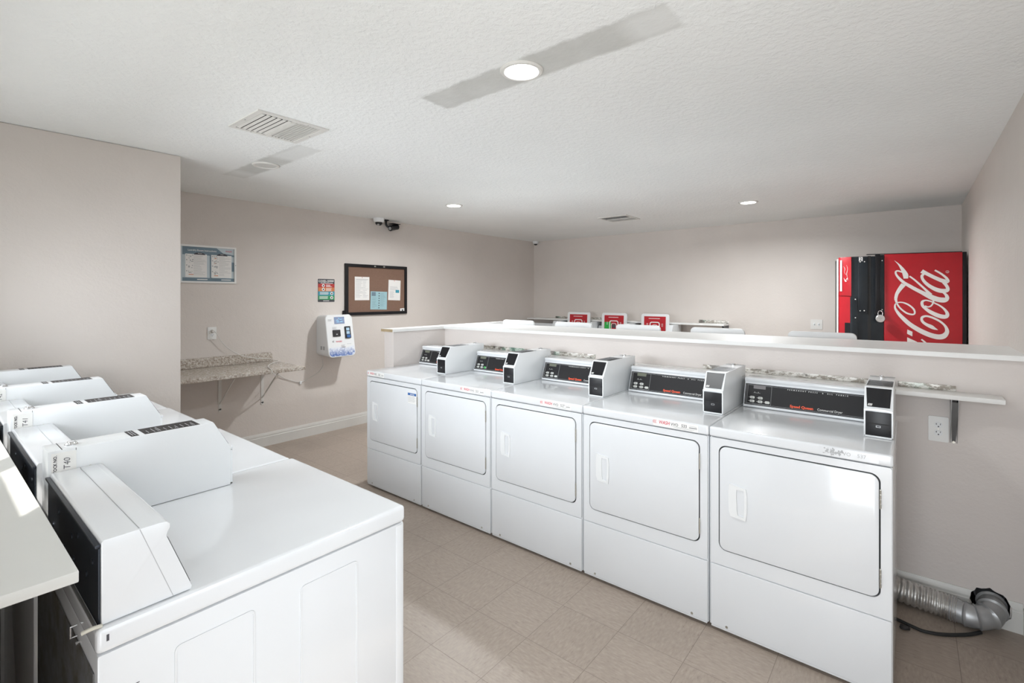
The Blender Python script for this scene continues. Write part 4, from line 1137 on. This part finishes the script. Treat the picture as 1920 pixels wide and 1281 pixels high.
STROKES = [[[0.079,1.903,0.0012],[0.1105,1.8678,0.0119],[0.1366,1.8265,0.0251],[0.1548,1.7904,0.0353],[0.1665,1.7578,0.0426],[0.1683,1.7253,0.0352]],[[0.1509,1.6689,0.0411],[0.121,1.6221,0.0338],[0.0987,1.5766,0.0279],[0.0896,1.531,0.025]],[[0.089,1.531,0.0244],[0.0973,1.4895,0.0156],[0.1154,1.4516,0.014],[0.1431,1.4174,0.0148],[0.1761,1.3903,0.0153],[0.209,1.3788,0.0153],[0.2308,1.3808,0.0137],[0.2376,1.398,0.0137],[0.2308,1.4253,0.0153],[0.209,1.4541,0.0147],[0.1789,1.4779,0.0148],[0.1431,1.4932,0.0124],[0.1098,1.493,0.0109],[0.089,1.479,0.0109],[0.0834,1.4582,0.014],[0.089,1.4271,0.0187],[0.1154,1.3807,0.0278],[0.1514,1.3348,0.0338],[0.1981,1.2843,0.0381],[0.2525,1.2413,0.0408],[0.3064,1.2072,0.0434],[0.3597,1.1819,0.0445],[0.4125,1.1686,0.0471],[0.4518,1.1767,0.0469],[0.4752,1.2076,0.0351],[0.4778,1.2378,0.0278],[0.4622,1.2775,0.0191],[0.4257,1.3168,0.0178],[0.373,1.3494,0.0185],[0.3278,1.3637,0.0174],[0.297,1.3547,0.0211],[0.2897,1.3308,0.0205],[0.301,1.3055,0.0226],[0.3278,1.2824,0.0269],[0.3597,1.2647,0.0328],[0.3835,1.2485,0.0237],[0.4125,1.2342,0.0012]],[[0.3677,1.5005,0.012],[0.3411,1.5112,0.0127],[0.3171,1.5145,0.0136],[0.2943,1.5008,0.0212],[0.2956,1.4668,0.0236],[0.3197,1.4348,0.0256],[0.3597,1.4015,0.033],[0.4073,1.3736,0.0372],[0.4466,1.3608,0.0384],[0.4739,1.3646,0.0339],[0.4804,1.3915,0.0265],[0.4596,1.4313,0.0184],[0.4257,1.4645,0.0143],[0.3941,1.4844,0.0132],[0.3677,1.5005,0.012]],[[0.369,1.5518,0.0211],[0.3761,1.5248,0.0165],[0.3777,1.5012,0.0132],[0.3703,1.4775,0.0126],[0.3571,1.4589,0.0126],[0.3358,1.4519,0.0127],[0.3144,1.4619,0.0121]],[[0.1392,1.7875,0.0124],[0.1131,1.7994,0.0133],[0.0948,1.7989,0.0143],[0.0888,1.782,0.0154],[0.1001,1.7525,0.0184],[0.1262,1.7163,0.0236],[0.1574,1.6834,0.0264],[0.1988,1.6522,0.0306],[0.2449,1.6197,0.0318],[0.2907,1.5906,0.0344],[0.3361,1.5617,0.0427],[0.3786,1.5363,0.0467],[0.4232,1.5206,0.0464],[0.4602,1.5191,0.0462],[0.4785,1.5349,0.0335],[0.4749,1.5601,0.0252],[0.4552,1.5853,0.0168],[0.4306,1.6012,0.0169]],[[0.1962,1.7475,0.014],[0.2296,1.7179,0.0145],[0.2653,1.6789,0.0162],[0.3008,1.6385,0.0172],[0.3311,1.6016,0.0214],[0.3586,1.5665,0.0284]],[[0.3059,1.7647,0.0173],[0.2932,1.7522,0.0217],[0.2932,1.7298,0.0225],[0.3059,1.7008,0.0245],[0.3311,1.6686,0.0286],[0.3661,1.638,0.0327],[0.4034,1.6155,0.0368],[0.4405,1.6043,0.0394],[0.4749,1.6088,0.0364],[0.4834,1.6292,0.0266],[0.4724,1.6576,0.0253],[0.4528,1.6862,0.0254]],[[0.2894,1.7945,0.0376],[0.3285,1.7691,0.0322],[0.3661,1.7445,0.032],[0.4034,1.7217,0.0327],[0.4405,1.7021,0.0353],[0.4724,1.6922,0.0366],[0.4859,1.6984,0.0225],[0.4749,1.7237,0.0211],[0.4503,1.7525,0.0175],[0.4208,1.7783,0.0165],[0.3885,1.8012,0.0149]],[[0.2876,1.1403,0.0135],[0.3331,1.0947,0.0148],[0.373,1.0424,0.0147]]]
def script(b):
    for k, s in enumerate(STROKES): ribbon(b, GF, s, .0004 + k * .00006)
    poly(b, GF, [(.1802, 1.2324), (.2199, 1.2113), (.2185, 1.1668), (.1775, 1.1911)], .0002, .0004)
    poly(b, GF, [(.1789, 1.1568), (.2525, 1.1168), (.3331, 1.0574), (.36, .96), (.30, .80), (.22, .70), (.17, .72), (.1789, .90)], .0002, .0004)
    t = bmesh.new(); ring(t, rrect(-.0125, .0125, -.0125, .0125, .0124, 6), rrect(-.0102, .0102, -.0102, .0102, .0101, 6), 'z', .0003, .0007); merge(b, t, GF.mat(.481, 1.784))
    G2 = Fr((0, -.0125, 0), (0, 0, 1), (-1, 0, 0)); text_bm(b, G2, 1.779, -.486, 'R', .013, .0008, .02)
part('script_lettering', 'whiteprint', fp, script)
# black lock column with its security bars
lc = part('lock_column', 'machgrey', vm, lambda b: box(b, -.2690, -.0005, -.004, .031, .14, 1.947, .004))
part('bar_strip', 'machgrey', lc, lambda b: box(b, -.2160, -.1335, -.012, -.0035, 1.387, 1.946, .002))
part('dark_gap', 'rubber', lc, lambda b: box(b, -.1330, -.1080, -.0055, -.0035, .15, 1.955, 0))
part('upright_bar', 'black', lc, lambda b: box(b, -.0755, -.0375, -.034, -.0035, 1.395, 1.969, .004))
part('hinge_plate', 'machgrey', lc, lambda b: box(b, -.0330, -.0015, -.012, -.0035, 1.42, 1.962, .002))
part('lower_guard', 'machgrey', lc, lambda b: (box(b, -.2800, -.2200, -.022, -.0035, .15, 1.545, .003),))
part('lock_hasp', 'black', lc, lambda b: box(b, -.082, -.004, -.030, -.0035, 1.372, 1.402, .003))
for x, z in ((-.197, 1.898), (-.161, 1.899), (-.197, 1.408), (-.163, 1.409), (-.018, 1.905), (-.018, 1.421), (-.238, 1.523), (-.238, 1.338)):
    part('rivet', 'whiteprint', lc, lambda b: lathe(b, [(0, .004), (.005, .0025), (.006, 0)], (x, -.022 if x < -.23 else -.012, z), Vector((0, -1, 0)), 12))
NF = Fr((-.2075, -.0125, 1.905), (1, 0, 0), (0, 0, 1))
nst = part('number_sticker', 'whiteprint', lc, lambda b: plate(b, NF, 0, .031, 0, .041, .0006))
part('number_two', 'black', nst, lambda b: text_bm(b, NF, .0035, .004, '2', .046, .0010, .012, sx=.95))
# red coin side with the jutting upper housing
part('red_side', 'red', vm, lambda b: prism(b, [(-.3700, .062), (-.3560, .050), (-.2700, -.002), (-.2700, .12), (-.3700, .12)], 'z', .14, 1.60, .003, 1))
up = part('upper_red_housing', 'red', vm, lambda b: prism(b, [(-.3640, .055), (-.3560, .040), (-.2720, -.016), (-.2700, -.014), (-.2700, .12), (-.3640, .12)], 'z', 1.560, 1.951, .003, 2))
sd = Vector((.084, -.056, 0)).normalized(); UF = Fr((-.3575, .0375, 1.56), sd, (0, 0, 1))
part('price_strip', 'paper', up, lambda b: plate(b, UF, .001, .018, .045, .36, .002, .0012))
part('strip_marks', 'greyprint', up, lambda b: [plate(b, UF, .003, .015, .055 + k * .0095, .0565 + k * .0095, .0005, .0034) for k in range(31)])
part('worn_script', 'whiteprint', up, lambda b: [ribbon(b, UF, [Vector(p) for p in q], .0014 + k * .0001) for k, q in enumerate(([(.032, .30, .001), (.045, .27, .003), (.040, .24, .002), (.055, .21, .001)], [(.060, .31, .001), (.070, .27, .002), (.062, .22, .003), (.072, .17, .001)], [(.035, .18, .002), (.045, .155, .006), (.055, .16, .004), (.066, .175, .005), (.072, .155, .002)], [(.040, .165, .003), (.050, .145, .007), (.062, .150, .004)]))])
part('white_side_edge', 'whiteprint', vm, lambda b: box(b, -.3760, -.3702, .055, .12, .14, 1.935, .001))
part('lower_black_recess', 'black', vm, lambda b: prism(b, [(-.3200, .0245), (-.2700, -.0060), (-.2700, .02), (-.3200, .04)], 'z', .70, 1.285))
pl = thing('padlock', 'round silver padlock hanging on the black column of the vending machine', 'padlock', (-.203 + math.cos(VA) * -.0400 + math.sin(VA) * .047, 6.05 + math.sin(VA) * -.04 - math.cos(VA) * .047, 1.335), VA)
part('lock_body', 'padlock', pl, lambda b: (lathe(b, [(0, -.011), (.033, -.011), (.037, -.007), (.037, .007), (.033, .011), (0, .011)], (0, 0, 0), Vector((0, -1, 0)), 32)))
part('shackle', 'chrome', pl, lambda b: tube(b, [(-.017, 0, .028), (-.018, 0, .055), (-.012, .004, .070), (0, .006, .076), (.012, .004, .070), (.018, 0, .055), (.017, 0, .028)], .0042, 10))
LF = Fr((0, -.0112, 0), (1, 0, 0), (0, 0, 1))
part('engraving', 'greyprint', pl, lambda b: (lines(b, LF, -.018, .018, [.006, -.002], .003, .0004, .2, random.Random(1)), lines(b, LF, -.008, .008, [.016, -.012], .002, .0004, .2, random.Random(2))))
print('built', len(bpy.data.objects), 'objects')
